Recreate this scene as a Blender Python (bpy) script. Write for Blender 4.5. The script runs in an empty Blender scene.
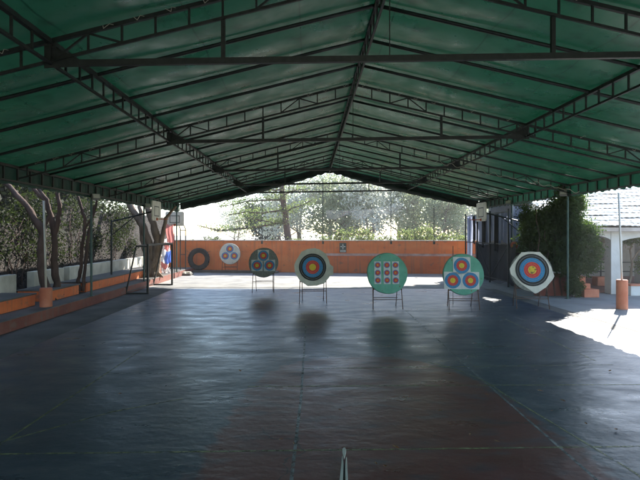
import bpy, math, random
import numpy as np
from mathutils import Vector, Matrix
random.seed(7); RNG = np.random.default_rng(7)
S = bpy.context.scene
COL = S.collection
R = math.radians
# ------------------------------------------------------------------ camera, sky, sun, exposure
CH = 2.2; F = 520.0
cd = bpy.data.cameras.new('camera'); cam = bpy.data.objects.new('camera', cd); COL.objects.link(cam)
cam.location = (0, 0, CH); cam.rotation_euler = (R(90), 0, 0)
cd.sensor_width = 36; cd.lens = F * 36 / 640; cd.shift_x = 10 / 640; cd.shift_y = -6 / 640
cd.clip_start = 0.05; cd.clip_end = 2000
S.camera = cam
SUN_EL, SUN_AZ = 33.5, 33.0
W = bpy.data.worlds.new('World'); S.world = W; W.use_nodes = True
nt = W.node_tree; nt.nodes.clear()
sky = nt.nodes.new('ShaderNodeTexSky'); sky.sky_type = 'NISHITA'; sky.sun_disc = False
sky.sun_elevation = R(SUN_EL); sky.sun_rotation = R(SUN_AZ); sky.dust_density = 0.3; sky.air_density = 1.0; sky.ozone_density = 1.6
bg = nt.nodes.new('ShaderNodeBackground'); bg.inputs[1].default_value = 0.15
wo = nt.nodes.new('ShaderNodeOutputWorld')
nt.links.new(sky.outputs[0], bg.inputs[0]); nt.links.new(bg.outputs[0], wo.inputs[0])
sl = bpy.data.lights.new('sun', 'SUN'); sl.energy = 4.5; sl.angle = R(0.53); sl.color = (1, .95, .86)
so = bpy.data.objects.new('sun', sl); COL.objects.link(so)
sd = Vector((math.sin(R(SUN_AZ)) * math.cos(R(SUN_EL)), math.cos(R(SUN_AZ)) * math.cos(R(SUN_EL)), math.sin(R(SUN_EL))))
so.rotation_euler = sd.to_track_quat('Z', 'Y').to_euler(); so.location = (0, 0, 30)
S.view_settings.view_transform = 'Standard'; S.view_settings.look = 'None'
S.view_settings.gamma = 1; S.view_settings.use_curve_mapping = False
S.view_settings.exposure = 1.75
S.render.engine = 'CYCLES'
S.cycles.max_bounces = 6; S.cycles.diffuse_bounces = 4; S.cycles.transparent_max_bounces = 10; S.cycles.volume_bounces = 0

def P(px, py, Y):            # photo direction + real distance -> world point
    return (((px - 310) / F) * Y, Y, CH - (py - 234) * Y / F)

# ------------------------------------------------------------------ materials
def mat(name, col, rough=.7, col2=None, scale=4.0, vec=(1, 1, 1), bump=0.0, bscale=30.0, metal=0.0, detail=6,
        trans=0.0, tcol=None, spec=.5, lo=.35, hi=.65, bvec=None, bdist=.02):
    m = bpy.data.materials.new(name); m.use_nodes = True
    n = m.node_tree; b = n.nodes['Principled BSDF']; out = n.nodes['Material Output']
    b.inputs['Roughness'].default_value = rough; b.inputs['Metallic'].default_value = metal
    b.inputs['Specular IOR Level'].default_value = spec
    b.inputs['Base Color'].default_value = (*col, 1)
    tc = n.nodes.new('ShaderNodeTexCoord')
    if col2:
        mp = n.nodes.new('ShaderNodeMapping'); mp.inputs['Scale'].default_value = vec
        ns = n.nodes.new('ShaderNodeTexNoise'); ns.inputs['Scale'].default_value = scale; ns.inputs['Detail'].default_value = detail
        cr = n.nodes.new('ShaderNodeValToRGB')
        cr.color_ramp.elements[0].position = lo; cr.color_ramp.elements[1].position = hi
        cr.color_ramp.elements[0].color = (*col, 1); cr.color_ramp.elements[1].color = (*col2, 1)
        n.links.new(tc.outputs['Object'], mp.inputs[0]); n.links.new(mp.outputs[0], ns.inputs['Vector'])
        n.links.new(ns.outputs[0], cr.inputs[0]); n.links.new(cr.outputs[0], b.inputs['Base Color'])
    if bump:
        mp2 = n.nodes.new('ShaderNodeMapping'); mp2.inputs['Scale'].default_value = bvec or (1, 1, 1)
        nb = n.nodes.new('ShaderNodeTexNoise'); nb.inputs['Scale'].default_value = bscale; nb.inputs['Detail'].default_value = 5
        bp = n.nodes.new('ShaderNodeBump'); bp.inputs['Strength'].default_value = bump; bp.inputs['Distance'].default_value = bdist
        n.links.new(tc.outputs['Object'], mp2.inputs[0]); n.links.new(mp2.outputs[0], nb.inputs['Vector'])
        n.links.new(nb.outputs[0], bp.inputs['Height']); n.links.new(bp.outputs[0], b.inputs['Normal'])
    if name.startswith('leaf'): b.inputs['Specular IOR Level'].default_value = .25; b.inputs['Roughness'].default_value = .75
    if trans:
        t = n.nodes.new('ShaderNodeBsdfTranslucent'); t.inputs[0].default_value = (*(tcol or col), 1)
        mx = n.nodes.new('ShaderNodeMixShader'); mx.inputs[0].default_value = trans
        n.links.new(b.outputs[0], mx.inputs[1]); n.links.new(t.outputs[0], mx.inputs[2]); n.links.new(mx.outputs[0], out.inputs[0])
    return m

def net_mat(name, col, opacity, trans=.4, scale=60):
    m = mat(name, col, .8, trans=trans)
    n = m.node_tree; out = n.nodes['Material Output']; src = out.inputs[0].links[0].from_socket
    tp = n.nodes.new('ShaderNodeBsdfTransparent'); mx = n.nodes.new('ShaderNodeMixShader'); mx.inputs[0].default_value = opacity
    n.links.new(tp.outputs[0], mx.inputs[1]); n.links.new(src, mx.inputs[2]); n.links.new(mx.outputs[0], out.inputs[0])
    return m

def floor_mat(name, base, base2, dirt, rough=.33, lane=None):
    m = bpy.data.materials.new(name); m.use_nodes = True
    n = m.node_tree; L = n.links.new; b = n.nodes['Principled BSDF']
    tc = n.nodes.new('ShaderNodeTexCoord')
    def noise(scale, vec, det=6, w=0):
        mp = n.nodes.new('ShaderNodeMapping'); mp.inputs['Scale'].default_value = vec; mp.inputs['Location'].default_value = (w, w, 0)
        t = n.nodes.new('ShaderNodeTexNoise'); t.inputs['Scale'].default_value = scale; t.inputs['Detail'].default_value = det
        L(tc.outputs['Object'], mp.inputs[0]); L(mp.outputs[0], t.inputs['Vector']); return t.outputs[0]
    def ramp(src, p0, p1, c0, c1):
        r = n.nodes.new('ShaderNodeValToRGB'); r.color_ramp.elements[0].position = p0; r.color_ramp.elements[1].position = p1
        r.color_ramp.elements[0].color = (*c0, 1); r.color_ramp.elements[1].color = (*c1, 1); L(src, r.inputs[0]); return r.outputs[0]
    def mix(f, a, c):
        x = n.nodes.new('ShaderNodeMix'); x.data_type = 'RGBA'; L(f, x.inputs[0]); L(a, x.inputs[6]); L(c, x.inputs[7]); return x.outputs[2]
    a = ramp(noise(.7, (1, 1.4, 1)), .35, .68, base, base2)
    d = n.nodes.new('ShaderNodeRGB'); d.outputs[0].default_value = (*dirt, 1)
    w = (1, 1, 1); k = (0, 0, 0)
    m1 = ramp(noise(2.0, (.8, 1.4, 1), 9, 3), .52, .74, k, (.75,) * 3)
    c = mix(m1, a, d.outputs[0])
    m2 = ramp(noise(9, (1, 1, 1), 8, 9), .6, .72, k, (.5,) * 3)
    c = mix(m2, c, d.outputs[0])
    def M2(op, a, v):
        q = n.nodes.new('ShaderNodeMath'); q.operation = op
        for i_, t_ in enumerate((a, v)):
            if isinstance(t_, (int, float)): q.inputs[i_].default_value = t_
            else: L(t_, q.inputs[i_])
        return q.outputs[0]
    if lane:
        sx = n.nodes.new('ShaderNodeSeparateXYZ'); L(tc.outputs['Object'], sx.inputs[0]); X_, Y_ = sx.outputs[0], sx.outputs[1]
        wd = M2('ADD', 1.78, M2('MULTIPLY', M2('MAXIMUM', M2('SUBTRACT', 7.3, Y_), 0.0), .085))
        ax = M2('POWER', M2('ABSOLUTE', M2('DIVIDE', M2('SUBTRACT', X_, .86), wd), 0.0), 2.0)
        ay = M2('POWER', M2('DIVIDE', M2('MAXIMUM', M2('SUBTRACT', Y_, 7.2), 0.0), 2.25), 2.0)
        dd = M2('ADD', M2('ADD', ax, ay), M2('MULTIPLY', M2('SUBTRACT', noise(3.5, (1, 1, 1), 8, 4), .5), .55))
        mk = ramp(dd, .88, 1.06, (1, 1, 1), k)
        l1 = ramp(noise(1.0, (1, 1.4, 1), 8, 2), .35, .65, lane[0], lane[1])
        worn = ramp(noise(2.6, (.7, 1.6, 1), 9, 6), .50, .72, (1, 1, 1), (.35,) * 3)
        c = mix(M2('MULTIPLY', mk, worn), c, l1)
    sp_ = ramp(noise(42, (1, 1, 1), 3, 7), .62, .70, k, (.45,) * 3); c = mix(sp_, c, d.outputs[0])
    dk = n.nodes.new('ShaderNodeRGB'); dk.outputs[0].default_value = (base[0] * .3, base[1] * .3, base[2] * .3, 1)
    sp2 = ramp(noise(26, (1, 1, 1), 6, 12), .62, .72, k, (.6,) * 3); c = mix(sp2, c, dk.outputs[0])
    vo = n.nodes.new('ShaderNodeTexVoronoi'); vo.feature = 'DISTANCE_TO_EDGE'; vo.inputs['Scale'].default_value = .42
    wv = n.nodes.new('ShaderNodeVectorMath'); wv.operation = 'ADD'; nz = n.nodes.new('ShaderNodeTexNoise'); nz.inputs['Scale'].default_value = 1.6; nz.inputs['Detail'].default_value = 8
    L(tc.outputs['Object'], nz.inputs['Vector']); L(tc.outputs['Object'], wv.inputs[0]); L(nz.outputs['Color'], wv.inputs[1]); L(wv.outputs[0], vo.inputs['Vector'])
    ck = ramp(vo.outputs['Distance'], .0025, .006, (.8,) * 3, k); gate = ramp(noise(.5, (1, 1, 1), 2, 20), .5, .56, k, (1, 1, 1))
    c = mix(M2('MULTIPLY', ck, gate), c, dk.outputs[0])
    L(c, b.inputs['Base Color'])
    rr = ramp(noise(1.6, (.8, 1.5, 1), 9, 5), .3, .7, (rough - .05,) * 3, (rough + .15,) * 3)
    L(rr, b.inputs['Roughness'])
    bp = n.nodes.new('ShaderNodeBump'); bp.inputs['Strength'].default_value = .6; bp.inputs['Distance'].default_value = .012
    L(noise(6.5, (.9, 1.25, 1), 10, 1), bp.inputs['Height']); L(bp.outputs[0], b.inputs['Normal'])
    b.inputs['Specular IOR Level'].default_value = .75
    return m

M = {}
M['court'] = floor_mat('court_blue', (.045, .064, .095), (.070, .090, .125), (.16, .165, .185), .30, lane=((.145, .034, .034), (.18, .058, .055)))
M['maroon'] = floor_mat('court_maroon', (.120, .032, .032), (.135, .050, .048), (.09, .072, .078), .40)
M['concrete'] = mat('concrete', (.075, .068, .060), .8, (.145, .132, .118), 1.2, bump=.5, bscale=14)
M['concrete_sunlit'] = mat('concrete_sunlit', (.22, .215, .205), .75, (.36, .35, .33), 1.1, bump=.5, bscale=12)
M['pave'] = mat('paving', (.22, .215, .21), .75, (.33, .32, .31), .9, bump=.4, bscale=10)
M['earth'] = mat('earth', (.26, .235, .18), .95, (.36, .32, .25), .8, bump=.6)
M['line_y'] = floor_mat('line_yellow', (.20, .21, .11), (.32, .33, .14), (.15, .16, .13), .40)
M['line_w'] = floor_mat('line_white', (.18, .20, .21), (.34, .35, .36), (.16, .17, .18), .40)
def wear(m, sc, p0, p1):
    n = m.node_tree; L = n.links.new; out = n.nodes['Material Output']; src = out.inputs[0].links[0].from_socket
    tc = n.nodes.new('ShaderNodeTexCoord'); t = n.nodes.new('ShaderNodeTexNoise'); t.inputs['Scale'].default_value = sc; t.inputs['Detail'].default_value = 10; t.inputs['Roughness'].default_value = .7
    L(tc.outputs['Object'], t.inputs['Vector'])
    rp_ = n.nodes.new('ShaderNodeValToRGB'); rp_.color_ramp.elements[0].position = p0; rp_.color_ramp.elements[1].position = p1; L(t.outputs[0], rp_.inputs[0])
    tp = n.nodes.new('ShaderNodeBsdfTransparent'); mx = n.nodes.new('ShaderNodeMixShader')
    L(rp_.outputs[0], mx.inputs[0]); L(tp.outputs[0], mx.inputs[1]); L(src, mx.inputs[2]); L(mx.outputs[0], out.inputs[0])
wear(M['line_y'], 7, .36, .58); wear(M['line_w'], 7, .34, .56)
M['orange'] = mat('orange_plaster', (.52, .135, .045), .8, (.66, .20, .08), 1.1, (1, 1, 2), bump=.5, bscale=9)
M['orange_low'] = mat('orange_plaster_worn', (.34, .085, .035), .8, (.5, .14, .06), 1.6, (1, 1, 2), bump=.6, bscale=9)
M['terracotta'] = mat('terracotta_paint', (.50, .15, .075), .7, (.62, .23, .13), 3, bump=.3)
M['curbred'] = mat('curb_red_paint', (.16, .045, .032), .8, (.26, .09, .06), 2.2, bump=.5, bscale=16)
M['coping'] = mat('coping', (.45, .38, .33), .8, (.6, .52, .46), 3, bump=.3)
M['white'] = mat('white_plaster', (.62, .60, .56), .8, (.78, .77, .74), 1.3, bump=.35, bscale=12)
M['whitedirty'] = mat('white_plaster_stained', (.42, .40, .32), .85, (.66, .63, .53), 1.7, bump=.4, bscale=10)
M['steel'] = mat('dark_steel', (.018, .022, .02), .5, (.035, .04, .036), 12, metal=.2)
M['steelg'] = mat('green_steel', (.03, .075, .06), .5, (.05, .10, .085), 9)
M['rust'] = mat('rusty_tube', (.09, .045, .03), .7, (.16, .09, .06), 14, bump=.3)
M['fabric'] = mat('green_canvas', (.008, .055, .032), .36, (.025, .08, .052), .45, (1, .6, 1), bump=.35, bscale=2.2, trans=.028, tcol=(.02, .30, .16), spec=.75, lo=.3, hi=.72)
M['valance'] = mat('valance_canvas', (.010, .05, .033), .6, (.02, .075, .05), 3, bump=.3, trans=.05, tcol=(.02, .22, .12))
M['darkskirt'] = mat('dark_canvas', (.012, .02, .018), .7, (.02, .035, .03), 2, bump=.4)
M['rope'] = mat('rope', (.45, .42, .34), .9)
M['straw'] = mat('straw', (.30, .27, .2), .9, (.42, .38, .3), 20, (1, 1, 1), bump=.8, bscale=70)
M['strawgrey'] = mat('straw_grey', (.19, .20, .19), .9, (.31, .32, .29), 22, bump=.9, bscale=60)
M['boardgreen'] = mat('board_green', (.13, .40, .30), .8, (.18, .48, .37), 5, bump=.5, bscale=50)
M['boardwhite'] = mat('board_white', (.60, .60, .55), .85, (.74, .74, .68), 4, bump=.4, bscale=20)
M['boardcream'] = mat('board_cream', (.50, .50, .44), .85, (.64, .64, .57), 4, bump=.5, bscale=20)
M['paper'] = mat('paper', (.60, .63, .64), .8, (.72, .74, .74), 8, bump=.2)
M['gold'] = mat('face_gold', (.75, .55, .04), .8, (.8, .62, .08), 20)
M['red'] = mat('face_red', (.62, .06, .05), .8, (.7, .09, .07), 20)
M['blue'] = mat('face_blue', (.045, .22, .46), .8, (.07, .28, .52), 20)
M['black'] = mat('face_black', (.02, .02, .022), .8, (.035, .035, .035), 20)
M['ragged'] = mat('hole', (.25, .17, .07), .9)
M['rubber'] = mat('rubber', (.018, .017, .016), .85, (.05, .045, .04), 6, bump=.5)
M['boardpl'] = mat('backboard_white', (.6, .58, .5), .5, (.74, .72, .64), 4)
M['rim'] = mat('rim_orange', (.6, .12, .03), .5)
M['signgrey'] = mat('sign_dark', (.035, .06, .055), .5)
M['signwhite'] = mat('sign_white', (.75, .76, .74), .6)
M['bark'] = mat('bark', (.060, .036, .028), .9, (.11, .066, .05), 8, (1, 1, .3), bump=.9, bscale=20)
M['barkpale'] = mat('bark_pale', (.16, .11, .075), .9, (.26, .19, .14), 7, (1, 1, .3), bump=.9, bscale=18)
M['leaf'] = mat('leaf_mid', (.08, .11, .04), .6, (.16, .19, .08), .8, trans=.45, tcol=(.24, .31, .10))
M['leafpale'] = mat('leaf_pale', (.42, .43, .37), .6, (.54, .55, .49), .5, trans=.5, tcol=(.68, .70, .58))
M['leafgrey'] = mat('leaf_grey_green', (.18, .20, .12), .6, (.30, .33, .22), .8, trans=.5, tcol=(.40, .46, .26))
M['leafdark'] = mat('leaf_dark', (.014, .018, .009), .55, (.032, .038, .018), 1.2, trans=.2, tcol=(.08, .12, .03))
M['leafivy'] = mat('leaf_ivy', (.024, .042, .014), .6, (.055, .08, .025), 1.8, trans=.28, tcol=(.14, .24, .04))
M['tarp'] = mat('tarp_blue', (.24, .27, .36), .6, (.34, .37, .47), 1.4, bump=.5, bscale=3, trans=.4, tcol=(.45, .5, .66))
M['tarpdark'] = mat('tarp_dark', (.012, .013, .016), .8, (.03, .03, .034), 2)
M['net'] = net_mat('shade_net', (.30, .33, .36), .2)
M['netfine'] = net_mat('mesh_net', (.03, .035, .04), .45, .1)
M['netwhite'] = net_mat('pale_net', (.5, .52, .5), .45)
M['glass'] = mat('dark_glass', (.015, .014, .014), .15)
M['brown'] = mat('brown_wood', (.06, .022, .018), .6, (.09, .035, .026), 5)
M['beige'] = mat('beige_wall', (.26, .24, .21), .85, (.34, .31, .27), 2, bump=.3)
M['roofdeck'] = mat('roof_tiles', (.86, .77, .66), .85, (.92, .86, .77), 3.5, bump=.9, bscale=12)
M['lampbody'] = mat('lamp_body', (.3, .3, .28), .4)
M['cream_paint'] = mat('cream_paint', (.50, .46, .38), .6, (.62, .58, .5), 6)
M['leafdry'] = mat('dry_leaf', (.30, .20, .09), .8, (.36, .13, .07), 9)

def canvas_mat(name, c1, c2, tr, tcol):
    m = bpy.data.materials.new(name); m.use_nodes = True
    n = m.node_tree; L = n.links.new; b = n.nodes['Principled BSDF']; out = n.nodes['Material Output']
    tc = n.nodes.new('ShaderNodeTexCoord')
    def noise(scale, vec, det=6):
        mp = n.nodes.new('ShaderNodeMapping'); mp.inputs['Scale'].default_value = vec
        t = n.nodes.new('ShaderNodeTexNoise'); t.inputs['Scale'].default_value = scale; t.inputs['Detail'].default_value = det
        L(tc.outputs['Object'], mp.inputs[0]); L(mp.outputs[0], t.inputs['Vector']); return t.outputs[0]
    def ramp(src, p0, p1, a, c):
        r = n.nodes.new('ShaderNodeValToRGB'); r.color_ramp.elements[0].position = p0; r.color_ramp.elements[1].position = p1
        r.color_ramp.elements[0].color = (*a, 1); r.color_ramp.elements[1].color = (*c, 1); L(src, r.inputs[0]); return r.outputs[0]
    def mul(a, c):
        x = n.nodes.new('ShaderNodeMix'); x.data_type = 'RGBA'; x.blend_type = 'MULTIPLY'; x.inputs[0].default_value = 1; L(a, x.inputs[6]); L(c, x.inputs[7]); return x.outputs[2]
    base = ramp(noise(.5, (1, .6, 1)), .3, .7, c1, c2)
    stain = ramp(noise(3.5, (1, 1, 1), 10), .30, .46, (.6, .6, .6), (1, 1, 1))
    sx = n.nodes.new('ShaderNodeSeparateXYZ'); L(tc.outputs['Object'], sx.inputs[0])
    def mth(op, a, v=None, w=None):
        q = n.nodes.new('ShaderNodeMath'); q.operation = op
        L(a, q.inputs[0])
        if v is not None: q.inputs[1].default_value = v
        return q.outputs[0]
    ln = mth('ABSOLUTE', mth('SUBTRACT', mth('FRACT', mth('MULTIPLY', mth('ADD', sx.outputs[0], 40.3), 1 / 1.46)), .5))
    seam = ramp(ln, .004, .010, (.55, .55, .55), (1, 1, 1))
    col = mul(mul(base, stain), seam); L(col, b.inputs['Base Color'])
    L(ramp(noise(2.0, (1, 1, 1), 8), .35, .7, (.24,) * 3, (.52,) * 3), b.inputs['Roughness'])
    b.inputs['Specular IOR Level'].default_value = .6
    bp = n.nodes.new('ShaderNodeBump'); bp.inputs['Strength'].default_value = .22; bp.inputs['Distance'].default_value = .03
    L(noise(2.4, (1.6, .8, 1), 7), bp.inputs['Height'])
    L(bp.outputs[0], b.inputs['Normal'])
    t = n.nodes.new('ShaderNodeBsdfTranslucent'); tcn = n.nodes.new('ShaderNodeRGB'); tcn.outputs[0].default_value = (*tcol, 1)
    L(mul(mul(tcn.outputs[0], stain), seam), t.inputs[0])
    mx = n.nodes.new('ShaderNodeMixShader'); mx.inputs[0].default_value = tr
    L(b.outputs[0], mx.inputs[1]); L(t.outputs[0], mx.inputs[2]); L(mx.outputs[0], out.inputs[0]); return m
M['fabric'] = canvas_mat('green_canvas', (.014, .064, .038), (.042, .094, .068), .025, (.04, .34, .16))
def plaster_mat(name, c1, c2, dirt, strk=.5):
    m = mat(name, c1, .8, c2, 1.1, (1, 1, 2), bump=.5, bscale=9)
    n = m.node_tree; L = n.links.new; b = n.nodes['Principled BSDF']; src = b.inputs['Base Color'].links[0].from_socket
    tc = n.nodes.new('ShaderNodeTexCoord')
    for vec, sc, p0, p1, f in (((6, 6, .35), 1.3, .52, .75, strk), ((1, 1, 1.5), 3.1, .60, .68, .6)):
        mp = n.nodes.new('ShaderNodeMapping'); mp.inputs['Scale'].default_value = vec
        t = n.nodes.new('ShaderNodeTexNoise'); t.inputs['Scale'].default_value = sc; t.inputs['Detail'].default_value = 9
        L(tc.outputs['Object'], mp.inputs[0]); L(mp.outputs[0], t.inputs['Vector'])
        r = n.nodes.new('ShaderNodeValToRGB'); r.color_ramp.elements[0].position = p0; r.color_ramp.elements[1].position = p1
        r.color_ramp.elements[0].color = (0, 0, 0, 1); r.color_ramp.elements[1].color = (f, f, f, 1); L(t.outputs[0], r.inputs[0])
        x = n.nodes.new('ShaderNodeMix'); x.data_type = 'RGBA'; L(r.outputs[0], x.inputs[0]); L(src, x.inputs[6]); x.inputs[7].default_value = (*dirt, 1); src = x.outputs[2]
    L(src, b.inputs['Base Color']); return m
M['orange'] = plaster_mat('orange_plaster', (.84, .21, .055), (.90, .28, .09), (.40, .17, .10))
M['orange_low'] = plaster_mat('orange_plaster_worn', (.68, .155, .045), (.78, .21, .07), (.30, .14, .09), .7)
M['curbred'] = plaster_mat('curb_red_paint', (.16, .045, .032), (.26, .09, .06), (.18, .13, .11), .6)
def stone_mat(name):
    m = bpy.data.materials.new(name); m.use_nodes = True
    n = m.node_tree; L = n.links.new; b = n.nodes['Principled BSDF']; b.inputs['Roughness'].default_value = .9
    tc = n.nodes.new('ShaderNodeTexCoord'); mp = n.nodes.new('ShaderNodeMapping'); mp.inputs['Scale'].default_value = (1, 1, 1.5)
    L(tc.outputs['Object'], mp.inputs[0])
    v = n.nodes.new('ShaderNodeTexVoronoi'); v.inputs['Scale'].default_value = 7.5; L(mp.outputs[0], v.inputs['Vector'])
    e = n.nodes.new('ShaderNodeTexVoronoi'); e.feature = 'DISTANCE_TO_EDGE'; e.inputs['Scale'].default_value = 7.5; L(mp.outputs[0], e.inputs['Vector'])
    r = n.nodes.new('ShaderNodeValToRGB'); L(v.outputs['Color'], r.inputs[0])
    r.color_ramp.elements[0].color = (.016, .013, .011, 1); r.color_ramp.elements[1].color = (.062, .046, .036, 1)
    r2 = n.nodes.new('ShaderNodeValToRGB'); L(e.outputs['Distance'], r2.inputs[0])
    r2.color_ramp.elements[0].color = (.45, .45, .45, 1); r2.color_ramp.elements[1].position = .12
    mx = n.nodes.new('ShaderNodeMix'); mx.data_type = 'RGBA'; mx.blend_type = 'MULTIPLY'; mx.inputs[0].default_value = 1
    L(r.outputs[0], mx.inputs[6]); L(r2.outputs[0], mx.inputs[7]); L(mx.outputs[2], b.inputs['Base Color'])
    bp = n.nodes.new('ShaderNodeBump'); bp.inputs['Strength'].default_value = 1; bp.inputs['Distance'].default_value = .08
    L(r2.outputs[0], bp.inputs['Height']); L(bp.outputs[0], b.inputs['Normal'])
    return m
M['stone'] = stone_mat('rubble_stone')

# ------------------------------------------------------------------ mesh builder
class MB:
    def __init__(s): s.v = []; s.f = []; s.mi = []
    def add(s, vs, fs, mi=0):
        o = len(s.v); s.v += [tuple(v) for v in vs]; s.f += [tuple(i + o for i in f) for f in fs]; s.mi += [mi] * len(fs); return s
    def box(s, x0, x1, y0, y1, z0, z1, mi=0):
        return s.add([(x0, y0, z0), (x1, y0, z0), (x1, y1, z0), (x0, y1, z0), (x0, y0, z1), (x1, y0, z1), (x1, y1, z1), (x0, y1, z1)],
              [(0, 3, 2, 1), (4, 5, 6, 7), (0, 1, 5, 4), (1, 2, 6, 5), (2, 3, 7, 6), (3, 0, 4, 7)], mi)
    def bar(s, a, b, w=.04, h=None, mi=0):
        a = Vector(a); b = Vector(b); h = h or w; d = (b - a).normalized()
        up = Vector((0, 0, 1)) if abs(d.z) < .95 else Vector((0, 1, 0))
        r = d.cross(up).normalized() * w / 2; u = r.cross(d).normalized() * h / 2
        vs = [p + i * r + j * u for p in (a, b) for i, j in ((-1, -1), (1, -1), (1, 1), (-1, 1))]
        return s.add(vs, [(0, 1, 2, 3), (7, 6, 5, 4), (0, 4, 5, 1), (1, 5, 6, 2), (2, 6, 7, 3), (3, 7, 4, 0)], mi)
    def tube(s, pts, rad, n=8, mi=0):
        pts = [Vector(p) for p in pts]
        if not isinstance(rad, (list, tuple)): rad = [rad] * len(pts)
        vs = []; fs = []; ref = None
        for i, p in enumerate(pts):
            d = (pts[min(i + 1, len(pts) - 1)] - pts[max(i - 1, 0)]).normalized()
            if ref is None:
                ref = Vector((0, 0, 1)) if abs(d.z) < .9 else Vector((1, 0, 0))
            x = d.cross(ref).normalized(); y = x.cross(d).normalized(); ref = y
            for k in range(n):
                a = 2 * math.pi * k / n
                vs.append(p + (x * math.cos(a) + y * math.sin(a)) * rad[i])
        for i in range(len(pts) - 1):
            for k in range(n):
                fs.append((i * n + k, i * n + (k + 1) % n, (i + 1) * n + (k + 1) % n, (i + 1) * n + k))
        fs.append(tuple(range(n))[::-1]); fs.append(tuple((len(pts) - 1) * n + k for k in range(n)))
        return s.add(vs, fs, mi)
    def prism(s, outline, y0, y1, mi=0):     # outline in xz, extruded along y
        n = len(outline)
        vs = [(x, y0, z) for x, z in outline] + [(x, y1, z) for x, z in outline]
        fs = [tuple(range(n)), tuple(range(2 * n - 1, n - 1, -1))] + [(i, (i + n), (i + 1) % n + n, (i + 1) % n) for i in range(n)]
        return s.add(vs, fs, mi)
    def ring(s, cx, cz, r0, r1, y, n=40, mi=0, jit=0):
        vs = []; rnd = random.Random(int(cx * 100 + cz * 10))
        for k in range(n):
            a = 2 * math.pi * k / n; q = 1 + rnd.uniform(-jit, jit)
            for r in (r0, r1): vs.append((cx + math.cos(a) * r * q, y, cz + math.sin(a) * r * q))
        fs = [(2 * k, 2 * ((k + 1) % n), 2 * ((k + 1) % n) + 1, 2 * k + 1) for k in range(n)]
        if r0 <= 0: fs = [(2 * k, 2 * ((k + 1) % n) + 1, 2 * k + 1) for k in range(n)]
        return s.add(vs, fs, mi)
    def build(s, name, mats, parent=None, smooth=False, bevel=0):
        me = bpy.data.meshes.new(name); me.from_pydata(s.v, [], s.f)
        if not isinstance(mats, (list, tuple)): mats = [mats]
        for m in mats: me.materials.append(M[m] if isinstance(m, str) else m)
        me.polygons.foreach_set('material_index', s.mi)
        if smooth: me.polygons.foreach_set('use_smooth', [True] * len(s.f))
        me.update()
        o = bpy.data.objects.new(name, me); COL.objects.link(o)
        if parent: o.parent = parent
        if bevel:
            b = o.modifiers.new('bevel', 'BEVEL'); b.width = bevel; b.segments = 2; b.limit_method = 'ANGLE'
        return o

def tag(o, label=None, cat=None, group=None, kind=None):
    if label: o['label'] = label
    if cat: o['category'] = cat
    if group: o['group'] = group
    if kind: o['kind'] = kind
    return o
def empty(name, loc=(0, 0, 0), rz=0, label=None, cat=None, group=None):
    o = bpy.data.objects.new(name, None); COL.objects.link(o); o.location = loc; o.rotation_euler = (0, 0, rz)
    o.empty_display_size = .2
    return tag(o, label, cat, group)

def leaf_mesh(name, pts, size, material, parent=None, seed=1, flat=.0):
    """pts (n,3) -> one leaf-shaped quad (folded pair of tris kept as a rhombus) per point"""
    rng = np.random.default_rng(seed); n = len(pts)
    a = rng.normal(size=(n, 3)); a[:, 2] *= (1 - flat); a /= np.linalg.norm(a, axis=1)[:, None]
    b = rng.normal(size=(n, 3)); b -= (b * a).sum(1)[:, None] * a; b /= np.linalg.norm(b, axis=1)[:, None]
    s = size * rng.uniform(.6, 1.4, n)[:, None]
    v = np.stack([pts - a * s, pts + b * s * .5, pts + a * s, pts - b * s * .5], 1).reshape(-1, 3)
    me = bpy.data.meshes.new(name); me.vertices.add(4 * n); me.vertices.foreach_set('co', v.ravel())
    me.loops.add(4 * n); me.loops.foreach_set('vertex_index', np.arange(4 * n, dtype=np.int32))
    me.polygons.add(n); me.polygons.foreach_set('loop_start', np.arange(0, 4 * n, 4, dtype=np.int32))
    me.polygons.foreach_set('loop_total', np.full(n, 4, dtype=np.int32))
    me.materials.append(M[material]); me.update(calc_edges=True); me.validate()
    o = bpy.data.objects.new(name, me); COL.objects.link(o)
    if parent: o.parent = parent
    return o
def clumps(centers, per, sig, rng):
    c = np.repeat(np.asarray(centers), per, axis=0)
    return c + rng.normal(size=c.shape) * sig
def ell_centers(c, r, n, rng, shell=.35):
    d = rng.normal(size=(n, 3)); d /= np.linalg.norm(d, axis=1)[:, None]
    q = rng.uniform(shell, 1, n)[:, None]
    return np.asarray(c) + d * q * np.asarray(r)

# ------------------------------------------------------------------ ground
g = MB().add([(-400, -60, -.012), (400, -60, -.012), (400, 700, -.012), (-400, 700, -.012)], [(0, 1, 2, 3)]).build('ground', 'earth'); tag(g, kind='structure')
def sheet(name, x0, x1, y0, y1, z, m):
    nx = 2; o = MB().add([(x0, y0, z), (x1, y0, z), (x1, y1, z), (x0, y1, z)], [(0, 1, 2, 3)]).build(name, m); return tag(o, kind='structure')
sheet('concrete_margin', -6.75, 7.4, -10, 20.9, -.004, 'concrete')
sheet('sunlit_strip', -6.75, 7.4, 20.9, 30.9, -.004, 'concrete_sunlit')  # concrete coloured paler here so the sun patch comes out white
# paving slabs on the right, each course a little different in width
pv = MB()
y = -10
while y < 30:
    x = 7.4 + random.uniform(-.0, .0); d = 1.15
    while x < 24:
        w = random.uniform(1.0, 1.3); zz = random.uniform(-.003, .002)
        pv.add([(x + .008, y + .008, zz), (x + w, y + .008, zz), (x + w, y + d, zz), (x + .008, y + d, zz)], [(0, 1, 2, 3)]); x += w
    y += d
tag(pv.build('pavement', 'pave'), kind='structure')
sheet('court_floor', -5.45, 6.95, -10, 20.9, .0, 'court')
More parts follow.
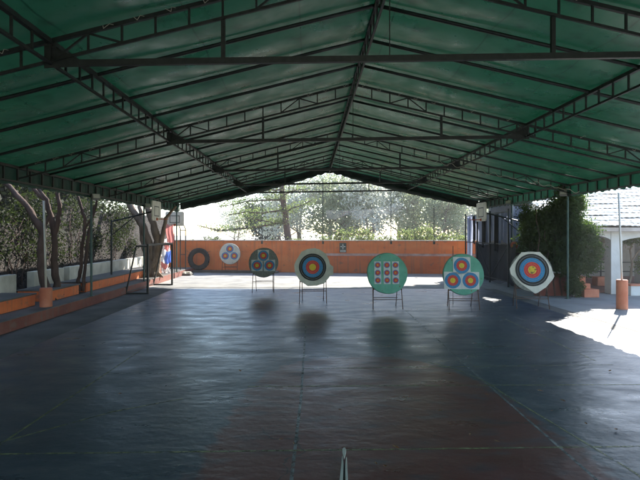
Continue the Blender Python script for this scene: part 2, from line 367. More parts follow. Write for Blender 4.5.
# maroon free-throw lane with rounded top
ol = [(.86 + 1.80 * math.cos(a), 7.2 + 2.27 * math.sin(a)) for a in np.linspace(math.pi, 0, 30)]
ol = [(-1.35, 4.0)] + ol + [(2.98, 4.9), (3.1, 3.5)]
def line(name, pts, w, m, z=.008):
    z = .0009 + (z - .008) * .2
    b = MB(); vs = []
    for i, p in enumerate(pts):
        p0 = Vector(pts[max(0, i - 1)]); p1 = Vector(pts[min(len(pts) - 1, i + 1)]); d = (p1 - p0).normalized(); nn = Vector((-d.y, d.x)) * w / 2
        vs += [(p[0] + nn.x, p[1] + nn.y, z), (p[0] - nn.x, p[1] - nn.y, z)]
    b.add(vs, [(2 * i, 2 * i + 1, 2 * i + 3, 2 * i + 2) for i in range(len(pts) - 1)])
    return tag(b.build(name, m), kind='structure')
line('court_line', [(-.2, 3), (-.12, 7), (-.1, 13)], .034, 'line_w')
line('court_line', [(2.55, 3), (2.6, 8), (2.75, 15)], .034, 'line_w', .0085)
line('court_line', [(-3.25, 4.2), (-3.2, 9.8)], .034, 'line_y', .009)
line('court_line', [(-3.3, 5.45), (-2.45, 6.43), (-1.7, 6.95)], .034, 'line_y', .0095)
line('court_line', [(-5.4, 5.13), (5.6, 5.45)], .036, 'line_y', .010)
line('court_line', [(5.55, 18), (5.35, 9.6)], .036, 'line_w', .0105)
line('court_line', [(5.05, 14), (4.95, 9)], .04, 'line_y', .011)
line('court_line', [(-.1, 9.35), (2, 9.4), (5.35, 9.75)], .036, 'line_w', .0115)
line('court_line', [(-.1, 8.5), (5.1, 8.75)], .034, 'line_y', .012)
line('court_line', [(-.9, 7.5), (4.9, 7.6)], .04, 'line_y', .0125)
line('court_line', [(-3.2, 8.2), (-2.2, 8.2)], .03, 'line_w', .013)
line('court_line', [(2.7, 14.9), (5.5, 15.2)], .036, 'line_y', .0135)
line('court_line', [(-5.3, 11.6), (-2.5, 11.4)], .04, 'line_y', .0137)
line('court_line', ol[22:], .03, 'line_y', .014)

# ------------------------------------------------------------------ canopy shelter
XR, ZR = 1.0, CH + 3.5
XL, XE = -6.75, 8.75
ZL = ZR - .25 * (XR - XL); ZE = ZR - .235 * (XE - XR)
Y0, Y1 = -8.0, 27.0
def zroof(x): return ZR - .25 * (XR - x) if x < XR else ZR - .235 * (x - XR)
shed = empty('canopy_shelter', (XR, 10, 0), label='long green canvas canopy on dark steel trusses covering the whole court', cat='canopy')
def par(o): o.parent = shed; o.matrix_parent_inverse = Matrix.Translation((-XR, -10, 0)); return o
TR = [-4.6, .95, 6.5, 12.05, 17.6, 22.6, 26.9]
RAF = []
for a, b in zip(TR[:-1], TR[1:]):
    for k in range(1, 4): RAF.append(a + (b - a) * k / 4)
ALL = sorted(TR + RAF)
# fabric sheets per slope, sagging between rafters
for side in (0, 1):
    xs = np.linspace(XL - .05, XR, 25) if side == 0 else np.linspace(XR, XE + .05, 25)
    ys = [Y0]
    for a, b in zip([Y0] + ALL, ALL + [Y1]):
        if b - a < .15: ys.append(b); continue
        for k in range(1, 7): ys.append(a + (b - a) * k / 6)
    ys = sorted(set(round(v, 4) for v in ys)); aa = np.array(ALL)
    b = MB(); vs = []
    for yy in ys:
        d = np.min(np.abs(aa - yy))
        for i, x in enumerate(xs):
            u = i / 24
            sag = .045 * min(1, d / .65) * (1 + .3 * math.sin(yy * 1.7 + x)) + .02 * math.sin(x * 2.1 + yy * .6) * min(1, d / .3)
            sag += .03 * math.sin(math.pi * ((u * 2) % 1)) * min(1, d / .4)
            sag *= min(1, abs((x - XL) if side == 0 else (x - XE)) / .8)
            vs.append((x, yy, zroof(x) + .035 - sag))
    n = len(xs)
    b.add(vs, [(j * n + i, j * n + i + 1, (j + 1) * n + i + 1, (j + 1) * n + i) for j in range(len(ys) - 1) for i in range(n - 1)])
    par(b.build('canvas_slope', 'fabric', smooth=True))
# rafters
for yy in RAF:
    for x0, x1 in ((XL, XR - .03), (XR + .03, XE)):
        b = MB(); N = 8
        b.tube([(x0 + (x1 - x0) * k / N, yy, zroof(x0 + (x1 - x0) * k / N) - .03) for k in range(N + 1)], .03, 6)
        par(b.build('rafter', 'steel', smooth=True))
TD = .28
def web_list(p0, p1, step, vee=()):
    """vertical web bars between top line and bottom line; p: fn(t)->(top, bottom)"""
rest = MB()
def chord_bar(b, a, c, w): b.bar(a, c, w)
for ti, yy in enumerate(TR):
    b = MB()
    for x0, x1 in ((XL, XR), (XR, XE)):
        b.bar((x0, yy, zroof(x0) - .03), (x1, yy, zroof(x1) - .03), .05)
        b.bar((x0, yy, zroof(x0) - TD), (x1, yy, zroof(x1) - TD), .035)
    t = par(b.build('roof_truss', 'steel'))
    xs = np.arange(XL + .2, XE - .1, .42)
    indiv = ti in (2, 3)
    for k, x in enumerate(xs):
        a, c = (x, yy, zroof(x) - .05), (x, yy, zroof(x) - TD + .01)
        if indiv:
            w = MB().bar(a, c, .026).build('web_bar', 'steel', t)
        else: rest.bar(a, c, .026)
        if k % 6 == 3:
            for s in (-1, 1):
                aa_, cc = (x, yy, zroof(x) - .05), (x + s * .42, yy, zroof(x + s * .42) - TD + .01)
                if indiv: MB().bar(aa_, cc, .024).build('web_bar', 'steel', t)
                else: rest.bar(aa_, cc, .024)
    if indiv:      # short lashings where the canvas is tied on
        for x in np.arange(XL + .4, XE, .42):
            if random.random() < .65:
                z = zroof(x); q = random.uniform(-.05, .05)
                rp = MB(); rp.tube([(x, yy - .03, z - .05), (x + .04 + q, yy - .05, z + .0 - .0), (x + .09 + q, yy - .045, z - .01)], .005, 4)
                rp.tube([(x, yy - .03, z - .05), (x - .04 + q, yy - .05, z - .02)], .005, 4); rp.build('lashing', 'rope', t)

XM = (-3.24, 5.0)
for x in (XM[0], XR, XM[1]):
    z = zroof(x); b = MB()
    d = .30 if x == XR else .27
    b.bar((x, Y0, z - .04), (x, Y1, z - .04), .06); b.bar((x, Y0, z - d - .04), (x, Y1, z - d - .04), .036)
    par(b.build('lengthwise_truss', 'steel'))
    for yy in np.arange(Y0 + .2, Y1, .42): rest.bar((x, yy, z - .05), (x, yy, z - d - .04), .026)
for x, s in ((XL, -1), (XE, 1)):
    z = zroof(x); b = MB()
    b.bar((x, Y0, z - .03), (x, Y1, z - .03), .06); b.bar((x, Y0, z - .36), (x, Y1, z - .36), .045)
    par(b.build('eave_truss', 'steel'))
    for yy in np.arange(Y0 + .2, Y1, .55): rest.bar((x, yy, z - .05), (x, yy, z - .36), .04)
o = par(rest.build('web_bar', 'steel')); o['kind'] = 'stuff'
# tie beams with hangers
for yy in TR[1:]:
    b = MB(); za, zb = zroof(XM[0]) - .30, zroof(XM[1]) - .30
    b.bar((XM[0], yy + .03, za), (XM[1], yy + .03, zb), .06, .075)
    for xg, zg in ((XM[0], za), (XM[1], zb)):
        sg_ = 1 if xg < XR else -1
        b.add([(xg - sg_ * .08, yy - .006, zg - .07), (xg + sg_ * .34, yy - .006, zg - .05), (xg + sg_ * .34, yy - .006, zg + .05), (xg, yy - .006, zg + .22), (xg - sg_ * .08, yy - .006, zg + .22)] +
              [(xg - sg_ * .08, yy - .001, zg - .07), (xg + sg_ * .34, yy - .001, zg - .05), (xg + sg_ * .34, yy - .001, zg + .05), (xg, yy - .001, zg + .22), (xg - sg_ * .08, yy - .001, zg + .22)],
              [(0, 1, 2, 3, 4), (9, 8, 7, 6, 5), (0, 5, 6, 1), (1, 6, 7, 2), (2, 7, 8, 3), (3, 8, 9, 4), (4, 9, 5, 0)])
    tie = par(b.build('tie_beam', 'steel'))
    for x, w in ((-1.09, .05), (3.05, .05), (XR, .012)):
        zt = za + (zb - za) * (x - XM[0]) / (XM[1] - XM[0])
        MB().bar((x, yy + .03, zroof(x) - TD + (.0 if x != XR else -.02)), (x, yy + .03, zt + .03), w).build('hanger', 'steel', tie)
# posts
def post_xy(side): return XL if side == 0 else XE
for side, lst in ((0, (0.5, 5.6, 10.8, 16.1, 21.2, 26.4)), (1, (.95, 6.4, 12.0, 17.7, 22.6, 26.9))):
    for yy in lst:
        x = post_xy(side) + (-.02 if side == 0 else .02); zb = .28 if side == 0 else 0
        b = MB().tube([(x, yy, zb), (x, yy, zroof(post_xy(side)) - .36)], .035, 10); b.box(x - .08, x + .08, yy - .08, yy + .08, zb + .001, zb + .015)
        par(b.build('post', 'steelg', smooth=False))
# valances: hanging strips with seams and scalloped bottom
def valance(name, pfun, L, drop, m, n_per=.28, scal=.05, offs=(0, 0, 0)):
    N = int(L / .07); vs = []
    for i in range(N + 1):
        t = i / N; x, y, z = pfun(t); s = (t * L / n_per) % 1
        w = .018 * math.sin(t * L * 7.3) + .012 * math.sin(t * L * 17)
        dx, dy = offs[0] * w, offs[1] * w
        vs += [(x, y, z), (x + dx, y + dy, z - drop * .5), (x + dx * 1.6, y + dy * 1.6, z - drop + scal * abs(math.sin(math.pi * s)) * -1 + scal)]
    b = MB().add(vs, [f for i in range(N) for f in ((3 * i, 3 * i + 1, 3 * i + 4, 3 * i + 3), (3 * i + 1, 3 * i + 2, 3 * i + 5, 3 * i + 4))])
    return par(b.build(name, m, smooth=True))
valance('valance', lambda t: (XL - .045, Y0 + (Y1 - Y0) * t, ZL + .022), Y1 - Y0, .47, 'valance', .42, .03, (1, 0))
valance('valance', lambda t: (XE + .045, Y0 + (Y1 - Y0) * t, ZE + .024), Y1 - Y0, .45, 'valance', .34, .06, (1, 0))
def gable(t):
    x = XL + (XE - XL) * t; return (x, Y1 + .01, zroof(x) + .04)
valance('gable_skirt', gable, 15.6, .38, 'darkskirt', .4, .07, (0, 1))
# rolled dark canvas under the far gable, slung just inside it
for x0, x1 in ((XL + .3, XR - .7), (XR + .7, XE - .3)):
    N = 30; b = MB()
    b.tube([(x0 + (x1 - x0) * k / N, Y1 - .25, zroof(x0 + (x1 - x0) * k / N) - .31 - .03 * math.sin(math.pi * k / N) + .02 * math.sin(k * 2.3)) for k in range(N + 1)],
           [.05 + .08 * math.sin(math.pi * k / N) + .012 * math.sin(k * 3.1) for k in range(N + 1)], 8)
    par(b.build('rolled_canvas', 'darkskirt', smooth=True))
# slack pale cord under the right slope
pts = []
for k in range(90):
    t = k / 89; x = 3.3 + 5.2 * t; yy = 17.0 - .6 * t
    pts.append((x, yy, zroof(x) - .38 - .07 * abs(math.sin(k * .42)) - .03 * math.sin(k * 1.1)))
par(MB().tube(pts, .008, 5).build('slack_cord', 'rope'))

# flood lights on posts
def flood(x, y, z, rz, label):
    r = empty('flood_light', (x, y, z), rz, label, 'flood light', 'flood lights at the tops of the canopy posts')
    b = MB().box(-.11, .11, -.05, .05, -.08, .08); b.box(-.12, .12, -.062, -.05, -.09, .09)
    for k in range(5): b.box(-.1 + k * .045, -.085 + k * .045, .05, .085, -.07, .07)
    h = b.build('housing', 'lampbody', r, bevel=.006); h.rotation_euler = (R(-25), 0, 0)
    g2 = MB().box(-.095, .095, -.067, -.063, -.065, .065).build('glass', 'boardpl', r); g2.rotation_euler = (R(-25), 0, 0)
    MB().tube([(-.13, 0, 0), (-.13, .1, .06), (.13, .1, .06), (.13, 0, 0)], .009, 6).build('bracket', 'steel', r)
flood(XL + .12, 16.1, ZL - .42, R(40), 'grey flood light on the left canopy post beside the forked red trees')
flood(XL + .12, 21.2, ZL - .42, R(40), 'grey flood light on the green left post next to the small sideways backboard')
flood(XE - .12, 17.7, ZE - .30, R(-40), 'grey flood light on the right canopy post wrapped in ivy')
flood(XE - .12, 22.6, ZE - .30, R(-40), 'grey flood light on the right canopy post above the tarpaulin fence')

# ------------------------------------------------------------------ end wall
wl = empty('boundary_wall', (-9, 30.75, 0), math.atan2(-2.05, 18), 'long orange plastered boundary wall closing the far end of the court', 'wall')
LW = 18.3
b = MB(); N = 60
b.box(0, LW, .0, .22, 0, 1.80)
b.build('upper_wall', 'orange', wl)
LS = 9.6
MB().box(LS, LW, -.20, -.002, 0, .97).build('lower_wall', 'orange_low', wl)
M['ledge'] = mat('ledge_lit', (.50, .26, .18), .8, (.70, .48, .38), 2.5, bump=.4)  # pale tone paints in the light caught by the slope
MB().add([(LS, -.21, .972), (LW, -.21, .972), (LW, -.003, 1.10), (LS, -.003, 1.10), (LS, -.003, .972), (LW, -.003, .972)], [(0, 1, 2, 3), (0, 3, 4), (1, 5, 2), (0, 4, 5, 1)]).build('ledge_slope', 'ledge', wl)
cp = MB(); x = -.02
while x < LW:
    w = random.uniform(.38, .44); q = random.uniform(-.006, .006)
    cp.box(x + .006, x + w, -.05 + q, .27 + q, 1.803, 1.85 + q); x += w
cp.build('coping', 'coping', wl, bevel=.008)
kb = empty('kerb_strip', (-9, 30.0, 0), math.atan2(-2.05, 18), 'low grey concrete ledge along the foot of the orange wall under the tyre', 'ledge')
MB().box(0.2, 7.2, .0, .62, .0, .11).build('ledge', 'concrete', kb, bevel=.02)
# wall posts carrying net wires
for px, ytop in ((323, 178), (391, 197), (434, 205), (262, 200)):
    Yw = 29.85 - (px - 200) * .0065; p = P(px, 240, Yw)
    t = P(px, ytop, Yw)
    r = empty('net_pole', (p[0], Yw, 1.8), label={323: 'thin dark pole on the wall in line with the canopy ridge', 391: 'thin dark pole on the wall above the green nine spot target',
        434: 'thin dark pole on the wall farthest right before the tarpaulin fence', 262: 'thin dark pole on the wall above the grey straw target'}[px], cat='pole', group='thin poles standing on the far wall')
    MB().tube([(0, 0, -.12), (0, 0, t[2] - 1.8)], .02, 6).build('shaft', 'steel', r)
    MB().box(-.05, .05, -.07, .03, -.16, .0).build('bracket', 'steel', r)
def sagnet(name, pa, pb, h, sag, m, label, cat, ny=12, nx=40):
    vs = []
    for i in range(nx + 1):
        t = i / nx; x = pa[0] + (pb[0] - pa[0]) * t; yy = pa[1] + (pb[1] - pa[1]) * t; z = pa[2] + (pb[2] - pa[2]) * t - sag * 4 * t * (1 - t)
        for j in range(ny + 1):
            u = j / ny
            vs.append((x, yy + .12 * math.sin(t * 23 + u * 3) * u + .05 * math.sin(t * 61), z - h * u * (.75 + .25 * math.sin(t * 17))))
    n = ny + 1
    return tag(MB().add(vs, [(i * n + j, i * n + j + 1, (i + 1) * n + j + 1, (i + 1) * n + j) for i in range(nx) for j in range(ny)]).build(name, m, smooth=True), label, cat)
sagnet('shade_net', P(326, 210, 30.6), P(402, 203, 30.6), .55, .18, 'net', 'limp grey shade net drooping between poles above the orange wall', 'net')
sagnet('shade_net', P(530, 200, 20.5), P(563, 192, 18.4), 1.0, .45, 'netwhite', 'torn whitish net strung from the canopy post beside the ivy', 'net')
sagnet('bird_net', P(187, 221, 29.5), P(256, 222, 29.5), .18, .42, 'netfine', 'sagging dark net hanging in the gap above the tyre', 'net')

# ------------------------------------------------------------------ archery targets
RING = ['gold', 'red', 'blue', 'black', 'paper']
def face(parent, cx, cz, r, cols, paper=None, y=-.001, lines=True, seed=0, shot=False):
    """scoring face: concentric coloured rings on a sheet of paper"""
    rnd = random.Random(seed)
    b = MB(); mats = ['paper', 'gold', 'red', 'blue', 'black', 'ragged']
    if paper == 'sq':
        h = r * 1.08; t = rnd.uniform(-.02, .02); c, s = math.cos(t), math.sin(t)
        q = [(-h, -h), (h, -h), (h, h), (-h, h)]
        b.prism([(cx + u * c - v * s, cz + u * s + v * c) for u, v in q], y - .004, y, 0)
    yy = y - .006
    n = len(cols); w = r / n
    for i, cidx in enumerate(cols):
        a0, a1 = i * w, (i + 1) * w
        if i == 0: b.ring(cx, cz, 0, a1 * .98, yy, 36, cidx)
        else:
            mid = (a0 + a1) / 2
            b.ring(cx, cz, a0 + .0, mid - r * .004, yy, 48, cidx); b.ring(cx, cz, mid + r * .004, a1 - r * .006, yy, 48, cidx)
            if cidx == 4: b.ring(cx, cz, mid - r * .004, mid + r * .004, yy, 48, 0)
    if shot:          # torn, shot-out centre
        b.ring(cx + .01, cz, 0, w * .75, yy - .003, 22, 5, .3)
        b.ring(cx - .005, cz + .01, 0, w * .62, yy - .006, 18, 1, .3)
    for k in range(14 if r > .3 else 6):
        a = rnd.uniform(0, 6.28); q = r * abs(rnd.gauss(0, .4))
        if q < r: b.ring(cx + q * math.cos(a), cz + q * math.sin(a), 0, .006, yy - .008 - k * .0002, 8, 5)
    return b.build('target_face', mats, parent)

def target(px, Y, zc, r, kind, label, rz=0, tilt=6, leg_h=None):
    X = (px - 310) / F * Y
    root = empty('archery_target', (X, Y, 0), rz, label, 'archery target', 'archery targets in a line across the court')
    fr = 'rust' if kind != 'single' else 'rust'
    w = r * .72; top = zc - r * .12
    for s in (-1, 1):
        MB().tube([(s * w, -.20, 0), (s * w * .97, -.02, zc - r * .75), (s * w * .93, .10, top + .3)], .012, 8).build('leg', 'rust', root, smooth=True)
        MB().tube([(s * w * .80, .52, 0), (s * w * .86, .14, top + .28)], .012, 8).build('leg', 'rust', root, smooth=True)
    hz = zc - r - .16 if zc - r > .35 else .3
    MB().tube([(-w * .99, -.125, hz), (w * .99, -.125, hz)], .01, 8).build('crossbar', 'rust', root)
    MB().tube([(-w * .84, .33, hz), (w * .84, .33, hz)], .01, 8).build('crossbar', 'rust', root)
    MB().tube([(-w, -.06, zc - r * .78), (w, -.06, zc - r * .78)], .014, 8).build('rest_bar', 'rust', root)
    bd = empty('x'); COL.objects.unlink(bd); bpy.data.objects.remove(bd)
    # boss
    b = MB(); th = .13; n = 72
    rnd = random.Random(int(px))
    if kind in ('three_white', 'three_grey', 'nine', 'three_green'):
        main = {'three_white': 'boardwhite', 'three_grey': 'strawgrey', 'nine': 'boardgreen', 'three_green': 'boardgreen'}[kind]
        prof = [(0, 0), (r * .5, -.004), (r - .035, -.002), (r - .008, .015), (r, .05), (r - .006, .1), (r - .03, th), (0, th)]
        wob = [1 + .010 * math.sin(2 * a_ + px) + .008 * math.sin(5 * a_ + px * .7) + rnd.uniform(-.004, .004) for a_ in [2 * math.pi * k / n for k in range(n)]]
        vs = []
        for rr, yy in prof:
            for k in range(n):
                a_ = 2 * math.pi * k / n; vs.append((rr * wob[k] * math.cos(a_), yy, rr * wob[k] * math.sin(a_)))
        fs = []; mi = []
        for j in range(len(prof) - 1):
            for k in range(n):
                fs.append((j * n + k, j * n + (k + 1) % n, (j + 1) * n + (k + 1) % n, (j + 1) * n + k)); mi.append(0 if j < 3 else 1)
        b.add(vs, fs); b.mi = mi
        boss = b.build('straw_boss', [main, 'strawgrey'], root, smooth=False)
        # coil ridges
        cb = MB()
        for q in np.arange(.12, .97, .105):
            cb.tube([(r * q * math.cos(a_), .000, r * q * math.sin(a_)) for a_ in np.linspace(0, 2 * math.pi, 49)], .0045, 5)
        cb.build('coil', main, boss)
        for k in range(6):     # dark nail/tie marks on the rim
            a_ = 6.28 * k / 6 + rnd.uniform(-.3, .3); q = r * .9
            MB().bar((q * math.cos(a_), -.006, q * math.sin(a_)), (q * .93 * math.cos(a_ + .05), -.006, q * .93 * math.sin(a_ + .05)), .018, .006).build('tie_mark', 'ragged', boss)
    else:
        if kind == 'single_white':
            ol = [(-.98, .10), (-.88, .28), (-.42, .88), (.40, .90), (.62, .66), (.86, .22), (.99, -.22), (.90, -.38), (.60, -.72), (.22, -.98), (.10, -1.02), (-.02, -.93), (-.50, -.58), (-.94, -.14)]
            mm = 'boardwhite'
        else:
            ol = [(-1.0, .12), (-.93, .30), (-.62, .82), (-.30, .97), (.10, 1.02), (.36, .94), (.70, .70), (.86, .36), (.90, .16), (1.08, .02), (1.08, -.40), (.92, -.44), (.84, -.56), (.60, -.86), (.2, -.98), (-.28, -1.0), (-.70, -.72), (-.96, -.30)]
            mm = 'boardcream'
        ol = [(x * r, z * r) for x, z in ol]
        # straw boss behind
        vs = []
        bk = MB(); o2 = [(.93 * r * math.cos(2 * math.pi * k / 40), .93 * r * math.sin(2 * math.pi * k / 40)) for k in range(40)]
        bk.prism(o2, .012, .15); boss = bk.build('straw_boss', 'strawgrey', root)
        cv = MB().prism(ol, 0, .010); MB()
        cover = cv.build('cover_sheet', mm, boss)
    # tilt: move boss and its faces together
    Mx = Matrix.Translation((0, -.07, zc)) @ Matrix.Rotation(R(-tilt), 4, 'X')
    boss.matrix_local = Mx
    ff = []
    if kind.startswith('three'):
        q = r * .38 if kind != 'three_green' else r * .385
        if kind == 'three_green': cs = [(.0, .40), (-.44, -.32), (.40, -.32)]; off = (-.08, .02)
        else: cs = [(0, .46), (-.42, -.20), (.42, -.20)]; off = (.0, 0)
        for i, (a_, c_) in enumerate(cs):
            ff.append(face(boss, (a_ + off[0]) * r, (c_ + off[1]) * r, q * (.92 if kind != 'three_green' else 1), [1, 2, 3], 'sq', -.009, seed=i + int(px), shot=False))
    elif kind == 'nine':
        for i, cx in enumerate((-.47, -.02, .40)):
            dz = (-.0, .0, .0)[i]
            ff.append(MB().box(cx * r - .1, cx * r + .1, -.013, -.009, -.52 * r + dz, .58 * r + dz).build('paper_strip', 'paper', boss))
            for j in range(3):
                ff.append(face(boss, cx * r, (.40 - .37 * j) * r + dz, .088, [1, 2, 2, 3][:4], None, -.014, seed=i * 3 + j))
    elif kind == 'single_white':
        ff.append(face(boss, .02 * r, .06 * r, r * .75, [1, 2, 3, 4], None, -.004, seed=3, shot=True))
    else:
        ff.append(face(boss, -.02 * r, .0, r * .73, [1, 2, 3, 4], None, -.004, seed=4, shot=False))
    return root
target(230, 29.55, 1.08, .60, 'three_white', 'whitish round target with three small faces, farthest back against the orange wall', tilt=4)
target(263.5, 19.6, 1.13, .56, 'three_grey', 'grey bare straw round target with three small faces, second from left')
target(313, 16.7, 1.14, .60, 'single', 'cream many sided target with one large ringed face, at mid court')
target(387, 15.4, 1.04, .605, 'nine', 'green round target with nine small spots on three paper strips')
target(463, 15.3, 1.02, .605, 'three_green', 'green round target with three blue ringed faces in a triangle', rz=R(-4))
target(531, 15.4, 1.10, .64, 'single_white', 'white angular target with one big face and shot out yellow centre, rightmost', rz=R(-6), tilt=9)
# bow sling rod behind the fifth target
tag(MB().tube([P(453, 258, 16.2), P(453, 246, 16.2)], .012, 6).tube([P(453, 309, 16.2), P(453, 258, 16.2)], .008, 6).build('stake', 'rust'), 'thin dark upright stake behind the green triangle target', 'stake')

# ------------------------------------------------------------------ tyre, sign
ty = empty('tractor_tyre', (-6.42, 30.02, .11 + .64), math.atan2(-2.05, 18), 'large black tractor tyre leaning on the orange wall', 'tyre')
b = MB(); prof = [(.36, .0), (.38, .04), (.42, .06), (.52, .09), (.58, .11), (.61, .09), (.615, .0)]
prof = [(r_, -y_) for r_, y_ in prof] + [(r_, y_) for r_, y_ in prof[::-1][1:]]; n = 56; vs = []
for r_, y_ in prof:
    for k in range(n): a = 2 * math.pi * k / n; vs.append((r_ * math.cos(a), y_, r_ * math.sin(a)))
m_ = len(prof)
b.add(vs, [(j * n + k, j * n + (k + 1) % n, ((j + 1) % m_) * n + (k + 1) % n, ((j + 1) % m_) * n + k) for j in range(m_) for k in range(n)])
cs = b.build('casing', 'rubber', ty, smooth=True)
b = MB()
for k in range(26):
    a = 2 * math.pi * k / 26; 
    for s in (-1, 1):
        a2 = a + (.12 if s > 0 else 0)
        p0 = Vector((.625 * math.cos(a2), s * .01, .625 * math.sin(a2))); p1 = Vector((.60 * math.cos(a2 + .13), s * .115, .60 * math.sin(a2 + .13)))
        b.bar(p0, p1, .045, .05)
b.build('tread_lug', 'rubber', cs)
ty.rotation_euler = (R(-5), 0, math.atan2(-2.05, 18))

sg = empty('assembly_sign', (1.86, 29.385, 1.42), math.atan2(-2.05, 18), 'small dark sign with four white arrows meeting, on the orange wall', 'sign')
MB().box(-.19, .19, -.012, .0, -.27, .27).build('plate', 'signgrey', sg, bevel=.004)
b = MB()
for k in range(4):
    a = k * math.pi / 2; c, s = round(math.cos(a)), round(math.sin(a))
    pts = [(.02, 0), (.07, .045), (.07, .018), (.15, .018), (.15, -.018), (.07, -.018), (.07, -.045)]
    b.prism([(x * c - z * s, x * s + z * c + .07) for x, z in pts], -.017, -.0125)
b.build('arrows', 'signwhite', sg)
b = MB().box(-.15, .15, -.016, -.0125, -.24, -.13); b.build('text_panel', 'signwhite', sg)
b = MB()
for zz in (-.165, -.205):
    x = -.13
    while x < .11:
        w = random.uniform(.012, .022); b.box(x, x + w, -.018, -.0162, zz - .012, zz + .012); x += w + .007
b.build('lettering', 'signgrey', sg)

# ------------------------------------------------------------------ basketball hoops
def backboard(parent, w, h, sq=True):
    """board in local xz plane facing -y, centred at origin"""
    n = 6; rr = .07; ol = []
    for cx, cz, a0 in ((w / 2 - rr, h / 2 - rr, 0), (-w / 2 + rr, h / 2 - rr, 90), (-w / 2 + rr, -h / 2 + rr, 180), (w / 2 - rr, -h / 2 + rr, 270)):
        for k in range(n + 1): a = R(a0 + 90 * k / n); ol.append((cx + rr * math.cos(a), cz + rr * math.sin(a)))
    bo = MB().prism(ol, -.02, .02).build('backboard', 'boardpl', parent)
    b = MB(); q = .27 * w; z0, z1 = -h * .28, h * .24; t = .035
    for (x0, x1, a, c) in ((-q, q, z0, z0 + t), (-q, q, z1 - t, z1), (-q, -q + t, z0 + t, z1 - t), (q - t, q, z0 + t, z1 - t)): b.box(x0, x1, -.024, -.0205, a, c)
    b.build('painted_square', 'steel', bo)
    r = MB(); cz = -h * .42
    r.tube([(.21 * math.cos(a), -.26 + .21 * math.sin(a), cz) for a in np.linspace(0, 2 * math.pi, 33)], .011, 6)
    r.bar((0, -.05, cz), (0, -.02, cz), .12, .1)
    r.build('rim', 'rim', bo)
    return bo
def sidehoop(X, Y, zc, sgn, px_, label, base_z):
    """wall-side hoop: post outside, arm reaching over the court, board facing the court"""
    root = empty('basketball_hoop', (X, Y, base_z), 0, label, 'basketball hoop', 'basketball hoops round the court')
    L = abs(px_)      # arm length
    MB().tube([(0, 0, 0), (0, 0, zc - .35 - base_z)], .04, 10).build('post', 'steel', root)
    a = MB().tube([(0, 0, zc - .42 - base_z), (sgn * L, 0, zc + .0 - base_z)], .03, 8)
    a.tube([(0, 0, zc - .95 - base_z), (sgn * L * .55, 0, zc - .19 - base_z)], .022, 8)
    a.bar((sgn * (L), 0, zc - .25 - base_z), (sgn * (L), 0, zc + .25 - base_z), .04)
    a.build('arm', 'steel', root)
    bd = backboard(root, 1.15, .76); bd.location = (sgn * (L + .05), 0, zc - base_z); bd.rotation_euler = (0, 0, R(90) if sgn > 0 else R(-90))
    return root
sidehoop(-7.75, 20.3, 3.10, 1, 1.70, 'side basketball hoop on the left bench, its board turned edge on', .61)
sidehoop(8.75, 21.3, 3.10, -1, 1.68, 'side basketball hoop at right before the tarpaulin fence', 0)
root = empty('basketball_hoop', P(183, 275, 27.9)[:2] + (0,), 0, 'freestanding basketball hoop with white board facing the camera beside the tyre', 'basketball hoop', 'basketball hoops round the court')
for s in (-.14, .14):
    MB().tube([(s, 0, .1), (s, 0, 2.45), (s * .9 - .1, -.25, 2.85)], .028, 8).build('post', 'steel', root)
MB().bar((-.14, 0, 2.40), (.14, 0, 2.40), .04).bar((-.14, 0, 1.1), (.14, 0, 1.1), .03).build('crossbar', 'steel', root)
bd = backboard(root, .98, .76); bd.location = (-.36, -.32, 3.0)
MB().box(-.45, .5, -.45, .35, 0, .10).build('base_plate', 'concrete', root, bevel=.02)
b = MB()
for k in range(7): b.add(*[(lambda c, r_: ([(c[0] + r_ * math.cos(a) * (1.3 if i == 0 else .8), c[1] + r_ * math.sin(a), c[2] + (0 if i == 0 else r_ * .7)) for i in range(2) for a in np.linspace(0, 5.2, 6)],
        [(j, (j + 1) % 6, 6 + (j + 1) % 6, 6 + j) for j in range(6)] + [tuple(range(6, 12))]))((random.uniform(-.4, .45), random.uniform(-.4, .2), .101), random.uniform(.09, .15))][0])
b.build('ballast_bag', 'whitedirty', root)

# ------------------------------------------------------------------ small goal at left
gl = empty('practice_goal', (-5.95, 20.75, 0), 0, 'low black tube goal frame standing beside the left kerb', 'goal')
hg = 1.76; yA, yB = -1.68, 1.68
for yy in (yA, yB):
    MB().bar((0, yy, 0), (0, yy, hg), .07).build('front_post', 'steel', gl)
    MB().bar((-.80, yy, .025), (-.04, yy, .025), .05).build('ground_bar', 'steel', gl)
    MB().bar((-.80, yy, .03), (-.42, yy, hg), .045).build('back_stay', 'steel', gl)
    MB().bar((-.42, yy, hg - .02), (-.03, yy, hg - .02), .045).build('top_stay', 'steel', gl)
MB().bar((0, yA - .03, hg + .035), (0, yB + .03, hg + .035), .07).build('crossbar', 'steel', gl)
MB().bar((-.42, yA, hg + .01), (-.42, yB, hg + .01), .04).build('back_rail', 'steel', gl)
MB().bar((-.80, yA + .03, .06), (-.80, yB - .03, .06), .04).build('back_ground_rail', 'steel', gl)

